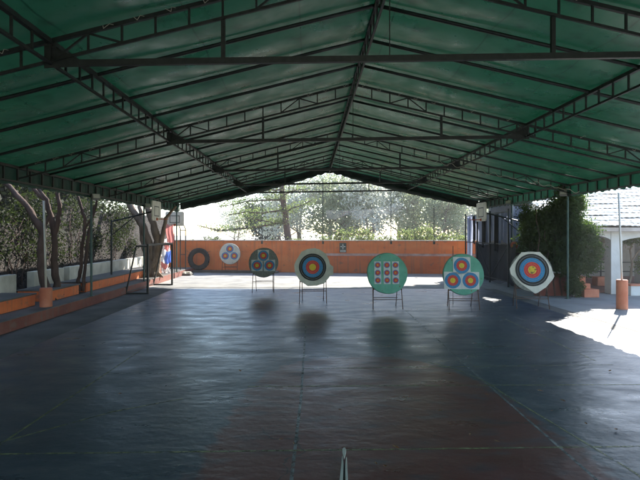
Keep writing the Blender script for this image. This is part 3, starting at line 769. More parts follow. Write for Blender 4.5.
# ------------------------------------------------------------------ left kerb, benches, walls, stone wall
o = MB().box(-9.4, -6.75, -10, 30, -.01, .28).build('raised_path', ['concrete'], bevel=.012); tag(o, kind='structure')
o = MB().box(-6.752, -6.735, -10, 30, 0, .262).build('kerb', ['curbred'], bevel=.005); tag(o, kind='structure')
BN = [(1.0, 14.0, 'longest near bench with orange front along the left stone wall'), (14.75, 16.65, 'short middle bench with orange front between the forked trees'), (17.2, 26.0, 'far bench with orange front running to the goal and hoop')]
for y0, y1, lb in BN:
    r = empty('planter_bench', (-7.8, (y0 + y1) / 2, .28), label=lb, cat='bench', group='benches along the left stone wall'); h = (y1 - y0) / 2
    MB().box(-.5, .40, -h, h, .0, .29).build('bench_front', 'terracotta' if False else 'orange_low', r, bevel=.01)
    MB().box(-.52, .44, -h - .02, h + .02, .293, .335).build('bench_top', 'concrete', r, bevel=.012)
for y0, y1, lb in ((1, 14.75, 'stained white low wall nearest the camera at left'), (15.7, 17.6, 'short white low wall between the red trunked trees'), (18.0, 27.5, 'long white low wall behind the far bench')):
    o = MB().box(-8.55, -8.32, y0, y1, .28, 1.06).build('low_wall', 'whitedirty', bevel=.015); tag(o, lb, 'low wall', 'white low walls behind the benches')
# stone wall with an uneven crest
b = MB(); vs = []; ys = np.arange(-2, 33.01, .35)
for yy in ys:
    h = 2.45 + .06 * math.sin(yy * 1.3) + random.uniform(-.06, .06) + (.75 if yy > 17.2 else 0)
    vs += [(-9.0, yy, 0), (-9.0 + random.uniform(-.02, .02), yy, h), (-9.4, yy, h), (-9.4, yy, 0)]
b.add(vs, [(4 * i + j, 4 * i + j + 1, 4 * i + j + 5, 4 * i + j + 4) for i in range(len(ys) - 1) for j in range(3)] + [(0, 1, 2, 3), tuple(4 * (len(ys) - 1) + j for j in (3, 2, 1, 0))])
tag(b.build('stone_wall', 'stone'), 'tall dark rubble stone wall along the left side of the court', 'wall')
# creepers on the stone wall
def creeper(y0, y1, z0, z1, n, seed, label, m='leafdark'):
    rng = np.random.default_rng(seed)
    c = np.stack([rng.uniform(-9.15, -8.8, n), rng.uniform(y0, y1, n), z0 + (z1 - z0) * rng.uniform(0, 1, n) ** .8], 1)
    root = empty('creeper', (-9, (y0 + y1) / 2, 0), label=label, cat='creeper', group='creepers on the stone wall')
    p = clumps(c, 70, (.10, .2, .16), rng) - np.array([-9, (y0 + y1) / 2, 0])
    leaf_mesh('foliage', p, .045, m, root, seed)
    b = MB()
    for k in range(5):
        yy = rng.uniform(y0, y1) - (y0 + y1) / 2; pts = [(.06 + .02 * math.sin(i * 2), yy + .12 * i * rng.uniform(-1, 1), .3 + i * (z1 - .3) / 6) for i in range(7)]
        b.tube(pts, [.02 - .002 * i for i in range(7)], 5)
    b.build('stem', 'bark', root)
creeper(16.2, 18.9, 1.2, 3.4, 60, 11, 'dark leafy creeper over the stone wall behind the forked trees')
creeper(19.2, 21.9, 1.5, 3.5, 50, 12, 'sparse creeper on the wall just beyond the canopy post with flood light')
creeper(22.5, 26.5, 1.3, 3.5, 70, 13, 'dense creeper behind the big pale trunked tree')
creeper(12.2, 15.9, 1.4, 2.8, 46, 14, 'low creeper on the nearest stone wall stretch')

# bollards with poles
def bollard(x, y, z, h, r, ph, label, lean=0):
    root = empty('bollard', (x, y, z), label=label, cat='bollard', group='orange bollards with white poles')
    b = MB(); n = 28; prof = [(r, 0), (r, h - .02), (r - .02, h), (0, h)]; vs = []
    for rr, zz in prof:
        for k in range(n): vs.append((rr * math.cos(2 * math.pi * k / n), rr * math.sin(2 * math.pi * k / n), zz))
    b.add(vs, [(j * n + k, j * n + (k + 1) % n, (j + 1) * n + (k + 1) % n, (j + 1) * n + k) for j in range(3) for k in range(n)])
    b.build('drum', 'terracotta', root, smooth=False)
    MB().tube([(0, 0, h - .1), (lean * .5, 0, h + ph * .5), (lean, 0, h + ph)], .028, 10).build('pole', 'cream_paint' if x < 0 else 'white', root, smooth=True)
bollard(-6.98, 13.75, .281, .5, .155, 2.3, 'orange bollard with cream pole on the raised path at left', -.06)
bollard(9.15, 15.25, 0, .86, .155, 2.55, 'orange bollard with white pole on the sunny paving at right', -.1)

# ------------------------------------------------------------------ trees at left
def limb_tree(base, limbs, label, mat_='bark', crown=None, cl='leafdark', seed=3, cat='tree', name='tree', group=None, lsize=.09, per=90, sig=.35):
    root = empty(name, base, label=label, cat=cat, group=group); B = Vector(base)
    b = MB()
    if base[2] < 1 and limbs[0][1][0] > .05:
        r0 = limbs[0][1][0]; p0 = Vector(limbs[0][0][0]) - B
        for k in range(6):
            a = k * 1.05 + random.uniform(-.2, .2); p0z = max(0.0, p0.z)
            b.tube([(p0.x, p0.y, p0z + r0 * 2.2), (p0.x + math.cos(a) * r0 * .9, p0.y + math.sin(a) * r0 * .9, p0z + r0 * .6), (p0.x + math.cos(a) * r0 * 1.9, p0.y + math.sin(a) * r0 * 1.9, p0z - .03)], [r0 * .5, r0 * .4, r0 * .12], 6)
    for pts, rads in limbs:
        P_ = [Vector(p) - B for p in pts]
        fine = []; fr = []
        for i in range(len(P_) - 1):
            for k in range(4):
                t = k / 4; q = P_[i].lerp(P_[i + 1], t)
                fine.append(q + Vector((random.uniform(-1, 1), random.uniform(-1, 1), 0)) * rads[i] * .22); fr.append((rads[i] * (1 - t) + rads[i + 1] * t) * random.uniform(.92, 1.1))
        fine.append(P_[-1]); fr.append(rads[-1]); b.tube(fine, fr, 9)
    b.build('trunk', mat_, root, smooth=True)
    if crown:
        rng = np.random.default_rng(seed)
        cs = np.concatenate([ell_centers(c, r, n, rng) for c, r, n in crown])
        leaf_mesh('crown', clumps(cs, per, sig, rng) - np.array(base), lsize, cl, root, seed)
    return root
A = 15.1
def pl(lst, Y): return [P(x, y, Y) for x, y in lst]
limb_tree((-7.62, A, .28), [(pl([(48, 300), (42, 275), (41, 255), (42, 231.5), (27, 206), (9, 186), (-14, 168), (-40, 140)], A), [.14, .115, .11, .10, .085, .075, .06, .03]),
    (pl([(42, 232), (50, 215), (47, 200), (36, 186), (30, 160)], A), [.06, .05, .05, .04, .02])],
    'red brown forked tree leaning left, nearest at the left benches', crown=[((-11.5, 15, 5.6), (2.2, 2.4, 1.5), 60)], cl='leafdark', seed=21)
limb_tree((-7.55, 15.6, .28), [(pl([(56, 294), (57, 282), (54, 268), (55, 252), (53, 222), (45, 200), (35, 190), (20, 160)], 15.6), [.12, .10, .105, .09, .08, .07, .06, .03]),
    (pl([(54, 240), (58, 221), (60, 205), (57, 194), (62, 170)], 15.6), [.07, .065, .065, .055, .03])],
    'red brown tree with upright twin limbs just behind the cream pole', crown=[((-9.7, 17, 6.0), (2.0, 2.0, 1.1), 50)], cl='leafdark', seed=22)
limb_tree((-7.5, 17.0, .28), [(pl([(80, 291), (78, 281), (80.5, 272), (82, 250), (85, 228), (85, 219), (78, 197), (70, 170)], 17.0), [.07, .06, .06, .055, .05, .05, .04, .02]),
    (pl([(83, 291), (84, 276), (87, 250), (89, 232), (96, 205), (98, 190)], 17.0), [.06, .05, .05, .04, .035, .02]), (pl([(85, 228), (91, 218), (94, 205)], 17.0), [.035, .03, .02])],
    'thin crooked double stemmed tree beside the left canopy post', crown=[((-10.5, 19.5, 5.4), (1.8, 2.4, 1.1), 50)], cl='leafdark', seed=23)
Bg = 23.5
limb_tree(P(150, 276, Bg)[:2] + (.28,), [(pl([(151, 278), (152, 260), (150, 243), (141, 223), (131, 207), (122, 190)], Bg), [.30, .24, .17, .16, .15, .10]),
    (pl([(153, 278), (155, 262), (157, 240), (153, 224), (147, 206), (146, 188)], Bg), [.26, .22, .17, .15, .13, .08]),
    (pl([(149, 278), (147, 255), (143, 240), (141, 215), (138, 200)], Bg), [.22, .18, .13, .1, .07]),
    (pl([(155, 278), (158, 258), (162, 238), (166, 218), (176, 206)], Bg), [.2, .14, .11, .08, .05])],
    'big pale brown tree with several bare trunks at the far left corner', 'barkpale', crown=[((-10.2, 25.5, 6.4), (3.0, 2.6, 1.2), 60)], cl='leafdark', seed=24)

# hanging coloured cloths at far left corner
bn = empty('hanging_flags', P(166, 280, 25.6)[:2] + (0,), R(20), 'string of red, white and blue cloths hanging beside the far left tree', 'flags')
def cloth(x0, x1, z0, z1, y, m, seed):
    vs = []; nx, nz = 14, 8
    for i in range(nx + 1):
        for j in range(nz + 1):
            u, v = i / nx, j / nz; x = x0 + (x1 - x0) * u + .04 * math.sin(v * 5 + seed); z = z0 + (z1 - z0) * v + .05 * math.sin(u * 7 + seed)
            vs.append((x, y + .05 * math.sin(u * 14 + seed) * (1.2 - v), z))
    n = nz + 1
    MB().add(vs, [(i * n + j, (i + 1) * n + j, (i + 1) * n + j + 1, i * n + j + 1) for i in range(nx) for j in range(nz)]).build('cloth', m, bn, smooth=True)
M['cloth_red'] = mat('cloth_red', (.62, .26, .25), .8, trans=.35, tcol=(.7, .28, .26)); M['cloth_blue'] = mat('cloth_blue', (.22, .30, .58), .8, trans=.4, tcol=(.1, .2, .7)); M['cloth_white'] = mat('cloth_white', (.72, .72, .72), .8, trans=.45, tcol=(.8, .8, .8))
cloth(.02, .38, 1.75, 2.65, 0, 'cloth_red', 1); cloth(-.25, .22, 1.05, 2.0, .08, 'cloth_white', 2); cloth(-.05, .3, .75, 1.35, -.05, 'cloth_blue', 3)
cloth(-.3, .12, .35, 1.1, .05, 'cloth_white', 4); cloth(-.12, .12, 1.4, 1.75, -.08, 'cloth_red', 5); cloth(-.25, .05, .5, .8, -.06, 'cloth_red', 6); cloth(-.2, .2, .1, .5, .02, 'cloth_white', 7)
MB().tube([(-.35, .1, 2.3), (.4, 0, 2.7)], .012, 6).build('line', 'rope', bn)
MB().tube([(.4, 0, 0), (.4, 0, 2.72)], .02, 6).build('pole', 'steel', bn)

# ------------------------------------------------------------------ right: fence with tarpaulins
FX = 8.2
fc = empty('tarpaulin_fence', (FX, 24, 0), label='tall dark frame fence hung with blue grey tarpaulins at the right back corner', cat='fence')
for yy in (-2.5, -.3, 1.5, 3.4): MB().bar((0, yy, 0), (0, yy, 3.25), .06).build('fence_post', 'steel', fc)
for z in (3.12, 1.78, .22): MB().bar((.0, -2.47, z), (.0, 3.37, z), .04).build('rail', 'steel', fc)
MB().bar((.02, -2.4, 1.7), (.02, -.35, .3), .03).bar((.02, 1.45, 1.7), (.02, -.25, .3), .03).build('brace', 'steel', fc)
def drape(parent, x, y0, y1, z0, z1, m, name, amp=.06, seed=0, k=9):
    vs = []; ny, nz = 60, 6
    for i in range(ny + 1):
        for j in range(nz + 1):
            u, v = i / ny, j / nz
            vs.append((x + amp * math.sin(u * k * 2.2 + seed + v) + amp * .5 * math.sin(u * k * 5 + v * 3), y0 + (y1 - y0) * u, z0 + (z1 - z0) * v + (1 - v) * .12 * math.sin(u * k + seed) - .05 * v * abs(math.sin(u * k * .8))))
    n = nz + 1
    return MB().add(vs, [(i * n + j, i * n + j + 1, (i + 1) * n + j + 1, (i + 1) * n + j) for i in range(ny) for j in range(nz)]).build(name, m, parent, smooth=True)
drape(fc, .10, -1.0, 3.4, 1.8, 3.2, 'tarp', 'tarpaulin', seed=1)
drape(fc, .12, -2.4, -.85, 1.85, 3.2, 'tarp', 'tarpaulin', seed=3)
drape(fc, .16, 2.9, 3.5, .3, 3.1, 'tarp', 'tarpaulin', seed=6)
drape(fc, .14, -2.45, 3.0, .12, 1.85, 'netfine', 'dark_mesh', seed=2, amp=.03)
drape(fc, .34, -2.45, 2.9, .05, 1.8, 'tarpdark', 'dark_sheet', seed=5, amp=.05)
for k, yy in enumerate((-1.2, .5, 1.9)):
    drape(fc, .0, yy, yy + .22, 1.4 + .2 * k, 3.1, 'tarpdark', 'hanging_strip', seed=k, amp=.05, k=3)
# back screen behind the hoop, facing the camera
sc = empty('cloth_screen', (9.9, 22.6, 0), label='blue grey cloth screen strung behind the right hoop post', cat='screen')
b = MB()
vs = []
for i in range(41):
    for j in range(7):
        u, v = i / 40, j / 6; vs.append((-1.1 + 2.6 * u, .07 * math.sin(u * 19 + v), 1.5 + 1.9 * v + (1 - v) * .15 * math.sin(u * 9)))
b.add(vs, [(i * 7 + j, (i + 1) * 7 + j, (i + 1) * 7 + j + 1, i * 7 + j + 1) for i in range(40) for j in range(6)]); b.build('cloth', 'tarp', sc, smooth=True)
for x in (-1.1, 1.5): MB().bar((x, 0, 0), (x, 0, 3.45), .06).build('post', 'white' if x < 0 else 'steel', sc)
MB().bar((-1.1, .02, 3.42), (1.5, .02, 3.42), .04).bar((-1.1, .02, 2.95), (1.5, .02, 2.95), .035).bar((-1.1, .02, 1.5), (1.5, .02, 1.5), .035).build('rail', 'steel', sc)
o = MB().box(-1.05, 1.45, .05, .12, .0, 1.45).build('lower_panel', 'brown', sc)
# stored orange ball-like drum behind
b = MB(); n = 16
for j in range(9):
    ph = math.pi * j / 8
    for k in range(n): b.v.append((.16 * math.sin(ph) * math.cos(2 * math.pi * k / n), .16 * math.sin(ph) * math.sin(2 * math.pi * k / n), .16 * math.cos(ph)))
b.f = [(j * n + k, j * n + (k + 1) % n, (j + 1) * n + (k + 1) % n, (j + 1) * n + k) for j in range(8) for k in range(n)]; b.mi = [0] * len(b.f)
o = b.build('basketball', 'rim', smooth=True); o.location = (8.72, 22.2, 1.72); tag(o, 'orange ball hanging in a net bag behind the right fence', 'ball')
MB().tube([(0, 0, .15), (-.12, 0, 1.38)], .01, 5).build('hanging_cord', 'rope', o)

# ------------------------------------------------------------------ right: ivy, planter, steps
rng = np.random.default_rng(31)
iv = empty('ivy_bush', (9.2, 18.6, 0), label='large dark ivy mass climbing the right canopy post in a tall column', cat='ivy')
def ic(px, py, Y, rx, rz, n, ry=.5): x, y_, z = P(px, py, Y); return ell_centers((x, y_, z), (rx, ry, rz), n, rng, .2)
cs = np.concatenate([
    ic(571, 212, 18.1, .42, .85, 70, .4), ic(573, 200, 18.1, .28, .5, 30, .3), ic(578, 235, 18.2, .62, .7, 75), ic(586, 240, 18.2, .42, .55, 40, .35), ic(570, 255, 18.3, .70, .75, 75), ic(582, 262, 18.2, .35, .4, 30, .3),
    ic(550, 232, 18.8, .75, .75, 80), ic(553, 218, 18.6, .5, .5, 36, .4), ic(537, 236, 19.4, .6, .8, 80), ic(535, 250, 19.3, .5, .6, 46), ic(550, 258, 19.0, .7, .55, 60), ic(532, 228, 19.6, .35, .5, 30), ic(566, 190, 18.0, .14, .25, 8, .15), ic(592, 262, 18.1, .25, .35, 9, .2), ic(594, 245, 18.0, .2, .3, 7, .2), ic(528, 214, 19.6, .3, .25, 7, .2), ic(556, 204, 18.6, .3, .25, 10, .2)])
leaf_mesh('foliage', clumps(cs, 120, (.12, .12, .12), rng) - np.array([9.2, 18.6, 0]), .042, 'leafivy', iv, 31)
b = MB()
for px in (562, 570, 577, 546, 538, 555):
    b.tube([Vector(P(px + random.uniform(-3, 3) * (i > 0), 296 - i * 15, 18.5)) - Vector((9.2, 18.6, 0)) for i in range(7)], [.035 - .004 * i for i in range(7)], 6)
b.build('stem', 'bark', iv)
pb = empty('planter_wall', (9.0, 18.5, 0), label='low brown planter wall with white coping below the ivy', cat='planter')
MB().box(-.95, .30, .0, .22, 0, .80).build('wall', 'curbred', pb)
MB().box(-.97, .32, -.02, .24, .803, .86).build('coping', 'white', pb, bevel=.01)
MB().prism([(.325, 0), (.62, 0), (.46, .88), (.325, .92)], -.1, .22).build('end_pier', 'white', pb)
hd = empty('hedge_clump', (9.1, 18.05, 0), label='small clipped green shrub at the foot of the ivy and planter', cat='shrub')
c2 = ell_centers((.1, .05, .42), (.26, .18, .42), 46, rng, .3)
leaf_mesh('foliage', clumps(c2, 80, (.07, .06, .07), rng), .035, 'leafivy', hd, 5)
MB().tube([(.1, 0, 0), (.1, 0, .5)], .02, 5).build('stem', 'bark', hd)
st = empty('garden_steps', (9.62, 18.1, 0), label='orange painted steps climbing beside the white pier', cat='steps')
for k, (x0, x1, y0, y1, z) in enumerate(((-.12, .40, -.1, .8, .28), (-.12, .2, .1, .8, .47), (-.12, .16, .35, .9, .70))):
    MB().box(x0, x1, y0, y1, 0 if k == 0 else (.28, .47)[k - 1] + .002, z).build('step', 'terracotta', st, bevel=.015)

# ------------------------------------------------------------------ right: arcade building
bl = empty('arcade_building', (12, 19, 0), label='white arcade building with pale tiled roof at the right', cat='building')
def bp_(bld, name, m, **k):
    o = bld.build(name, m, bl, **k); o.matrix_parent_inverse = Matrix.Translation((-12, -19, 0)); return o
bp_(MB().box(11.0, 11.42, 19.0, 19.42, 0, 2.42), 'pillar', 'white', bevel=.015)
bp_(MB().box(9.55, 9.9, 19.6, 19.95, 0, 2.42), 'pillar', 'white', bevel=.015)
bp_(MB().box(14.35, 14.75, 22.6, 23.0, 0, 2.55), 'pillar', 'white', bevel=.015)
bp_(MB().box(15.6, 16.0, 19.0, 19.42, 0, 2.42), 'pillar', 'white', bevel=.015)
def arch(x0, x1, z0, z1, rise, y0, y1):
    ol = [(x0, z1), (x0, z0)] + [(x0 + (x1 - x0) * k / 16, z0 + rise * math.sin(math.pi * k / 16) ** .7) for k in range(1, 16)] + [(x1, z0), (x1, z1)]
    n = len(ol); b = MB()
    top = [(x, z1) for x, _ in ol]
    for i in range(1, n - 2):
        (xa, za), (xb, zb) = ol[i], ol[i + 1]
        if abs(xa - xb) < 1e-6: continue
        b.add([(xa, y0, za), (xb, y0, zb), (xb, y0, z1), (xa, y0, z1), (xa, y1, za), (xb, y1, zb), (xb, y1, z1), (xa, y1, z1)], [(0, 1, 2, 3), (7, 6, 5, 4), (0, 4, 5, 1)])
    return b
bp_(arch(9.9, 10.998, 1.98, 2.44, .16, 19.02, 19.3), 'arch', 'white')
bp_(arch(11.422, 15.598, 1.95, 2.44, .22, 19.02, 19.3), 'arch', 'white')
bp_(MB().box(9.2, 20, 26.5, 26.8, 0, 4.9), 'back_wall', 'beige')
bp_(MB().box(9.2, 9.45, 20.2, 26.498, 0, 3.0), 'side_wall', 'beige')
for x0, x1, z0, z1 in ((13.0, 14.4, .95, 1.75), (14.75, 15.3, .95, 1.75), (17, 18.4, .8, 1.9)):
    f = bp_(MB().box(x0 - .06, x1 + .06, 26.44, 26.498, z0 - .06, z1 + .06), 'window', 'brown')
    g_ = MB().box(x0, x1, 26.425, 26.438, z0, z1).build('pane', 'glass', f)
bp_(MB().box(13.0, 15.4, 25.9, 26.1, 1.78, 2.1), 'awning_board', 'brown')
rl = MB()
for z in (.92, .50): rl.bar((10.2, 23.6, z), (17.0, 23.6, z), .05)
for x in (11.8, 13.2, 14.8, 16.4): rl.bar((x, 23.6, 0), (x, 23.6, .95), .05)
bp_(rl, 'railing', 'steel')
bp_(MB().box(9.5, 20, 19.5, 26.49, .004, .05), 'interior_floor', 'curbred')
bp_(MB().box(11.9, 12.9, 21.5, 21.95, .052, .42), 'inner_bench', 'terracotta', bevel=.015)
bp_(MB().box(14.6, 16.2, 21.5, 22.3, .052, .62), 'inner_bench', 'terracotta', bevel=.015)
bp_(MB().box(11.45, 18, 18.55, 18.95, 0, .34), 'parapet', 'white', bevel=.01)
bp_(MB().box(11.43, 18, 18.53, 18.97, .343, .40), 'parapet_cap', 'terracotta', bevel=.01)
# barrel tile roof, courses modelled
vs = []; fs = []; x0r, x1r = 9.3, 19.0; yr0, yr1 = 18.45, 30.0; sl_ = .30; ncourse = 32
rt = MB(); rnd = random.Random(5)
xsn = np.arange(x0r, x1r + .01, .055)
for c in range(ncourse):
    ya = yr0 + (yr1 - yr0) * c / ncourse; yb = yr0 + (yr1 - yr0) * (c + 1) / ncourse + .06
    jit = [rnd.uniform(-.03, .03) for _ in range(len(xsn) // 4 + 2)]
    vs = []
    for i, x in enumerate(xsn):
        wv = .022 * abs(math.sin(math.pi * (x + .11 * (c % 2)) / .22)) + .02 * math.sin(x * 1.9 + c * 2.1) * math.sin(x * .7 + c); j = jit[i // 4] * 1.5 + .05 * math.sin(x * 2.7 + c * 1.7)
        za = 2.46 + (ya - yr0) * sl_ + .05; zb = 2.46 + (yb - yr0) * sl_ - .005
        vs += [(x, ya + j, za + wv - .04), (x, ya + j, za + wv + j * .3), (x, yb, zb + wv)]
    rt.add(vs, [f for i in range(len(xsn) - 1) for f in ((3 * i, 3 * i + 3, 3 * i + 4, 3 * i + 1), (3 * i + 1, 3 * i + 4, 3 * i + 5, 3 * i + 2))])
bp_(rt, 'roof', 'roofdeck')
bp_(MB().prism([(9.3, 2.30), (19, 2.30), (19, 2.43), (9.3, 2.43)], 18.5, 18.6), 'fascia', 'coping')
bp_(MB().add([(9.3, 18.6, 2.42), (19, 18.6, 2.42), (19, 30, 5.80), (9.3, 30, 5.80)], [(0, 1, 2, 3)]), 'roof_deck', 'beige')
# thin courtyard tree by the parapet
limb_tree((12.35, 20.3, .05), [(pl([(628, 288), (631, 276), (632, 262), (630, 250), (634, 240)], 20.3), [.05, .045, .04, .035, .02]), (pl([(631, 262), (638, 252), (643, 246)], 20.3), [.03, .025, .02])],
    'thin crooked young tree inside the arcade by the parapet', 'barkpale', crown=[((13.1, 20.3, 1.0), (.4, .3, .3), 14), ((12.6, 20.3, 2.0), (.5, .3, .25), 14)], cl='leaf', seed=41, lsize=.05, per=50, sig=.09)

# ------------------------------------------------------------------ trees beyond the wall
def make_tree(name, h, cr, nclump, m, bark, seed, per=80, sig=.33, ls=.11, bare=.35):
    rng = np.random.default_rng(seed); rnd = random.Random(seed)
    root = empty(name)
    b = MB(); tips = []
    nst = rnd.choice([1, 2, 2, 3])
    for s_ in range(nst):
        dx, dy = rnd.uniform(-.5, .5) * (nst > 1), rnd.uniform(-.4, .4); pts = [Vector((0, 0, 0))]
        for k in range(1, 7):
            t = k / 6; pts.append(Vector((dx * t * 2 + rnd.uniform(-.12, .12), dy * t * 2 + rnd.uniform(-.12, .12), h * .8 * t)))
        b.tube(pts, [.17 / nst ** .5 * (1 - .12 * k) for k in range(7)], 8)
        for k in range(2, 7):
            for q in range(2):
                a = rnd.uniform(0, 6.28); L = cr * rnd.uniform(.5, .95); p0 = pts[k]
                p1 = p0 + Vector((math.cos(a) * L * .5, math.sin(a) * L * .5, L * .28)); p2 = p0 + Vector((math.cos(a) * L, math.sin(a) * L, L * .38))
                b.tube([p0, p1, p2], [.055, .035, .012], 6); tips += [p1, p2, (p1 + p2) / 2]
    b.build('trunk', bark, root, smooth=True)
    cs = ell_centers((0, 0, h * .66), (cr, cr, h * .38), nclump, rng, bare)
    cs = np.concatenate([cs, np.array([tuple(t) for t in tips])])
    leaf_mesh('crown', clumps(cs, per, sig, rng), ls, m, root, seed)
    return root
def copy_tree(o):
    c = o.copy(); COL.objects.link(c)
    for ch in list(o.children):
        d = ch.copy(); COL.objects.link(d); d.parent = c
    return c
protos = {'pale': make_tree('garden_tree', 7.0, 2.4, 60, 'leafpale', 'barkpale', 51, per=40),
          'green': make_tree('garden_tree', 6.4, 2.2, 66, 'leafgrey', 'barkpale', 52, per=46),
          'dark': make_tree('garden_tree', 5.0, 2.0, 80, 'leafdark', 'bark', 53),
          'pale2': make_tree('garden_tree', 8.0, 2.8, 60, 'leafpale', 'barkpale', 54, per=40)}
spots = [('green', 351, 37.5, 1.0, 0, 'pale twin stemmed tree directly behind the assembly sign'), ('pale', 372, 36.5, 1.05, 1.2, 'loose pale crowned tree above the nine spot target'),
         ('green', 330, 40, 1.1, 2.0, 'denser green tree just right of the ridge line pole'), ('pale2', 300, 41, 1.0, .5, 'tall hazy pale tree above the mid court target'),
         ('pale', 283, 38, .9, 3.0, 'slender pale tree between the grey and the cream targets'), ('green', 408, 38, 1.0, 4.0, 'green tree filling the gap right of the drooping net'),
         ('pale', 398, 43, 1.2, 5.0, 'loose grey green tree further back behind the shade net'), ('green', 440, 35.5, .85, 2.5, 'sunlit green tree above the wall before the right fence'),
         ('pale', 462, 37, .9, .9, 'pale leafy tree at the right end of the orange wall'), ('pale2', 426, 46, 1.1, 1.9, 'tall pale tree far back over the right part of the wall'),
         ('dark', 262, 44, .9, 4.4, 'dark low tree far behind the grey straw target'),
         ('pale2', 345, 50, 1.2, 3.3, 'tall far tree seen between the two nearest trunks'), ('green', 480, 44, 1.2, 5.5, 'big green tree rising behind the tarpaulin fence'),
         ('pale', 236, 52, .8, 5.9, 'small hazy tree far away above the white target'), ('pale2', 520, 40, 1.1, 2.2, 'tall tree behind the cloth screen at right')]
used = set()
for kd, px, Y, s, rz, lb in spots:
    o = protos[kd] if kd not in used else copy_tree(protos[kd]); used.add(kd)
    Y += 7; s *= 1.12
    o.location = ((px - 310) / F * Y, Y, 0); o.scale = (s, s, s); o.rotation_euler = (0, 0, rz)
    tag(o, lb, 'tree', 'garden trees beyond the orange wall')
# trees outside the left stone wall
lf = [('dark', -11.2, 12.5, 1.15, 1.6, 'dark tree leaning close over the nearest stone wall'), ('dark', -11.0, 17.5, 1.1, .6, 'dark bushy tree just outside the wall behind the forked trees'), ('dark', -11.2, 22.5, 1.1, 2.9, 'dark bushy tree outside the wall behind the hoop post'), ('green', -13.5, 14, .95, 1, 'leafy tree over the nearest stretch of stone wall'), ('dark', -11.5, 3.0, 1.3, 4.1, 'unseen dark tree added to block light beside the near stone wall'), ('dark', -11.0, 8.0, 1.3, 5.2, 'unseen dark tree added to block light at the near left eave'), ('dark', -12.5, 19.5, .95, 2, 'dark tree behind the stone wall at the canopy post'),  # two nearest trees are out of view, added to block side light
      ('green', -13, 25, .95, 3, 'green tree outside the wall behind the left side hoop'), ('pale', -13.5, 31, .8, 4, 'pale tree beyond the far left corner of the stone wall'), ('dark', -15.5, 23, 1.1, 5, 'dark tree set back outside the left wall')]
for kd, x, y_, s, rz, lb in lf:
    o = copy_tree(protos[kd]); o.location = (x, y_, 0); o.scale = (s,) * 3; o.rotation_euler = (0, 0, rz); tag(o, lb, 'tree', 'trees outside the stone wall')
# spreading cedar with level limbs left of the ridge
Yc = 37.0
ced = []
trunkp = [P(289, 262, Yc), P(287, 235, Yc), P(284, 205, Yc), P(280, 170, Yc), P(278, 130, Yc)]
ced.append((trunkp, [.28, .24, .2, .15, .08]))
ends = [([(284, 222), (262, 226), (240, 229), (220, 231), (197, 225)], .08), ([(284, 210), (262, 213), (245, 212), (228, 215)], .07), ([(282, 200), (268, 200), (248, 201), (236, 204), (215, 207)], .07), ([(281, 190), (262, 190), (246, 196)], .06),
        ([(284, 214), (292, 208), (303, 205), (312, 200)], .06), ([(283, 224), (270, 222), (250, 218), (235, 222)], .05), ([(281, 196), (295, 190), (308, 190)], .06)]
cc = []
for e, r0 in ends:
    dy = random.uniform(-1.2, .6); pp = [P(x, y_, Yc + dy * i / (len(e) - 1)) for i, (x, y_) in enumerate(e)]
    ced.append((pp, [r0 * (1 - .18 * i) for i in range(len(pp))]))
    for i in range(len(pp) - 1):
        for t in (0, .33, .66): 
            q = Vector(pp[i]).lerp(Vector(pp[i + 1]), t); cc.append((q.x, q.y, q.z + .1)); cc.append((q.x + random.uniform(-.3, .3), q.y + random.uniform(-.8, .8), q.z + random.uniform(-.1, .35)))
root = limb_tree((-1.5, Yc, 0), ced, 'spreading tree with level brown limbs reaching left above the orange wall', 'bark', name='spreading_tree')
rng = np.random.default_rng(61)
leaf_mesh('crown', clumps(cc, 34, (.32, .3, .13), rng) - np.array([-1.5, Yc, 0]), .07, 'leaf', root, 61)

# shrubs right behind the wall
sp = None
for k, (px, Y) in enumerate([(345, 32.5), (365, 32.8), (385, 32.2), (405, 32.4), (425, 32), (447, 31.8), (463, 31.6), (196, 34), (212, 33.4), (229, 34.2), (246, 33.6), (262, 34), (278, 33.2), (295, 33.8), (312, 33), (328, 33.4)]):
    if sp is None:
        sp = empty('shrub'); c3 = ell_centers((0, 0, 1.5), (.85, .5, .9), 40, rng, .2)
        leaf_mesh('foliage', clumps(c3, 70, (.16, .16, .16), rng), .07, 'leaf', sp, 71); MB().tube([(0, 0, 0), (.05, 0, .8), (.1, 0, 1.9)], [.06, .05, .02], 6).build('stem', 'bark', sp); o = sp
    else: o = copy_tree(sp)
    o.location = ((px - 310) / F * Y, Y, 0); o.rotation_euler = (0, 0, k * 1.3); s = .8 + .35 * random.random(); o.scale = (s, s, s * (.95 if px > 335 else .72))
    tag(o, 'green shrub in the leafy row just over the orange wall', 'shrub', 'shrubs in a row behind the orange wall')

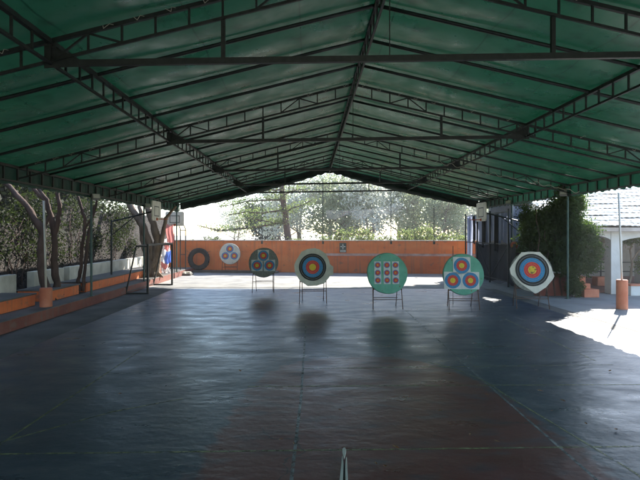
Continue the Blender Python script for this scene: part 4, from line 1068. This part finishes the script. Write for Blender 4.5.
# ------------------------------------------------------------------ small things on the floor
fm = empty('forked_marker', P(344, 470, 4.8)[:2] + (.016,), R(-4), 'slim pale forked piece with pointed tip lying on the floor nearest the camera', 'marker')
def flat(pts, z0, z1, m, name):
    n = len(pts); MB().add([(x, y_, z0) for x, y_ in pts] + [(x, y_, z1) for x, y_ in pts], [tuple(range(n - 1, -1, -1)), tuple(range(n, 2 * n))] + [(i, (i + 1) % n, (i + 1) % n + n, i + n) for i in range(n)]).build(name, m, fm, bevel=.002)
flat([(0, .20), (.010, .28), (.018, .36), (.018, .42), (.008, .47), (-.008, .47), (-.018, .42), (-.018, .36), (-.010, .28)], .012, .022, 'boardpl', 'tip')
flat([(-.045, -.45), (-.012, -.45), (-.006, .10), (-.014, .30), (-.022, .27)], 0, .014, 'boardpl', 'prong')
flat([(.040, -.45), (.016, -.45), (.010, .10), (.018, .28), (.026, .25)], 0, .014, 'boardpl', 'prong')
flat([(-.011, -.45), (.015, -.45), (.009, .1), (0, .24), (-.005, .1)], 0, .006, 'rubber', 'slot')
pos = [(340, 411), (294, 445), (376, 465), (385, 468), (470, 436), (497, 443), (536, 371), (540, 392), (552, 412), (586, 425), (487, 396), (440, 412), (281, 441), (396, 449), (563, 402), (616, 431), (240, 372), (120, 395), (60, 352), (92, 333), (30, 372), (152, 318), (176, 301), (410, 335), (360, 322), (222, 330), (610, 372), (470, 330)]
lp = None
for k, (px, py) in enumerate(pos):
    Y = 1144 / (py - 234)
    if lp is None:
        n = 8; b = MB(); vs = [(0, -.05, 0), (.014, -.03, .004), (.022, 0, .010), (.014, .03, .006), (0, .05, .014), (-.014, .03, .006), (-.022, 0, .010), (-.014, -.03, .004), (0, 0, .0)]
        b.add(vs, [(8, i, (i + 1) % 8) for i in range(8)]); lp = b.build('fallen_leaf', 'leafdry'); o = lp
    else: o = lp.copy(); COL.objects.link(o)
    s = random.uniform(.4, 1.0); o.location = ((px - 310) / F * Y, Y, .018); o.scale = (s, s, s); o.rotation_euler = (0, 0, random.uniform(0, 6.28))
    tag(o, 'small dry brown leaf lying on the court floor', 'leaf', 'dry leaves scattered on the court')

# thin haze volume added to wash out the view like lens glare
hz = MB().box(-60, 60, -12, 75, -1.1, 18).build('haze', 'earth')
hm = bpy.data.materials.new('haze_air'); hm.use_nodes = True; n = hm.node_tree; n.nodes.clear()
pv_ = n.nodes.new('ShaderNodeVolumePrincipled'); pv_.inputs['Density'].default_value = .0022; pv_.inputs['Color'].default_value = (.95, .96, 1, 1); pv_.inputs['Anisotropy'].default_value = .5
oo = n.nodes.new('ShaderNodeOutputMaterial'); n.links.new(pv_.outputs[0], oo.inputs['Volume'])
hz.data.materials.clear(); hz.data.materials.append(hm); tag(hz, kind='stuff')
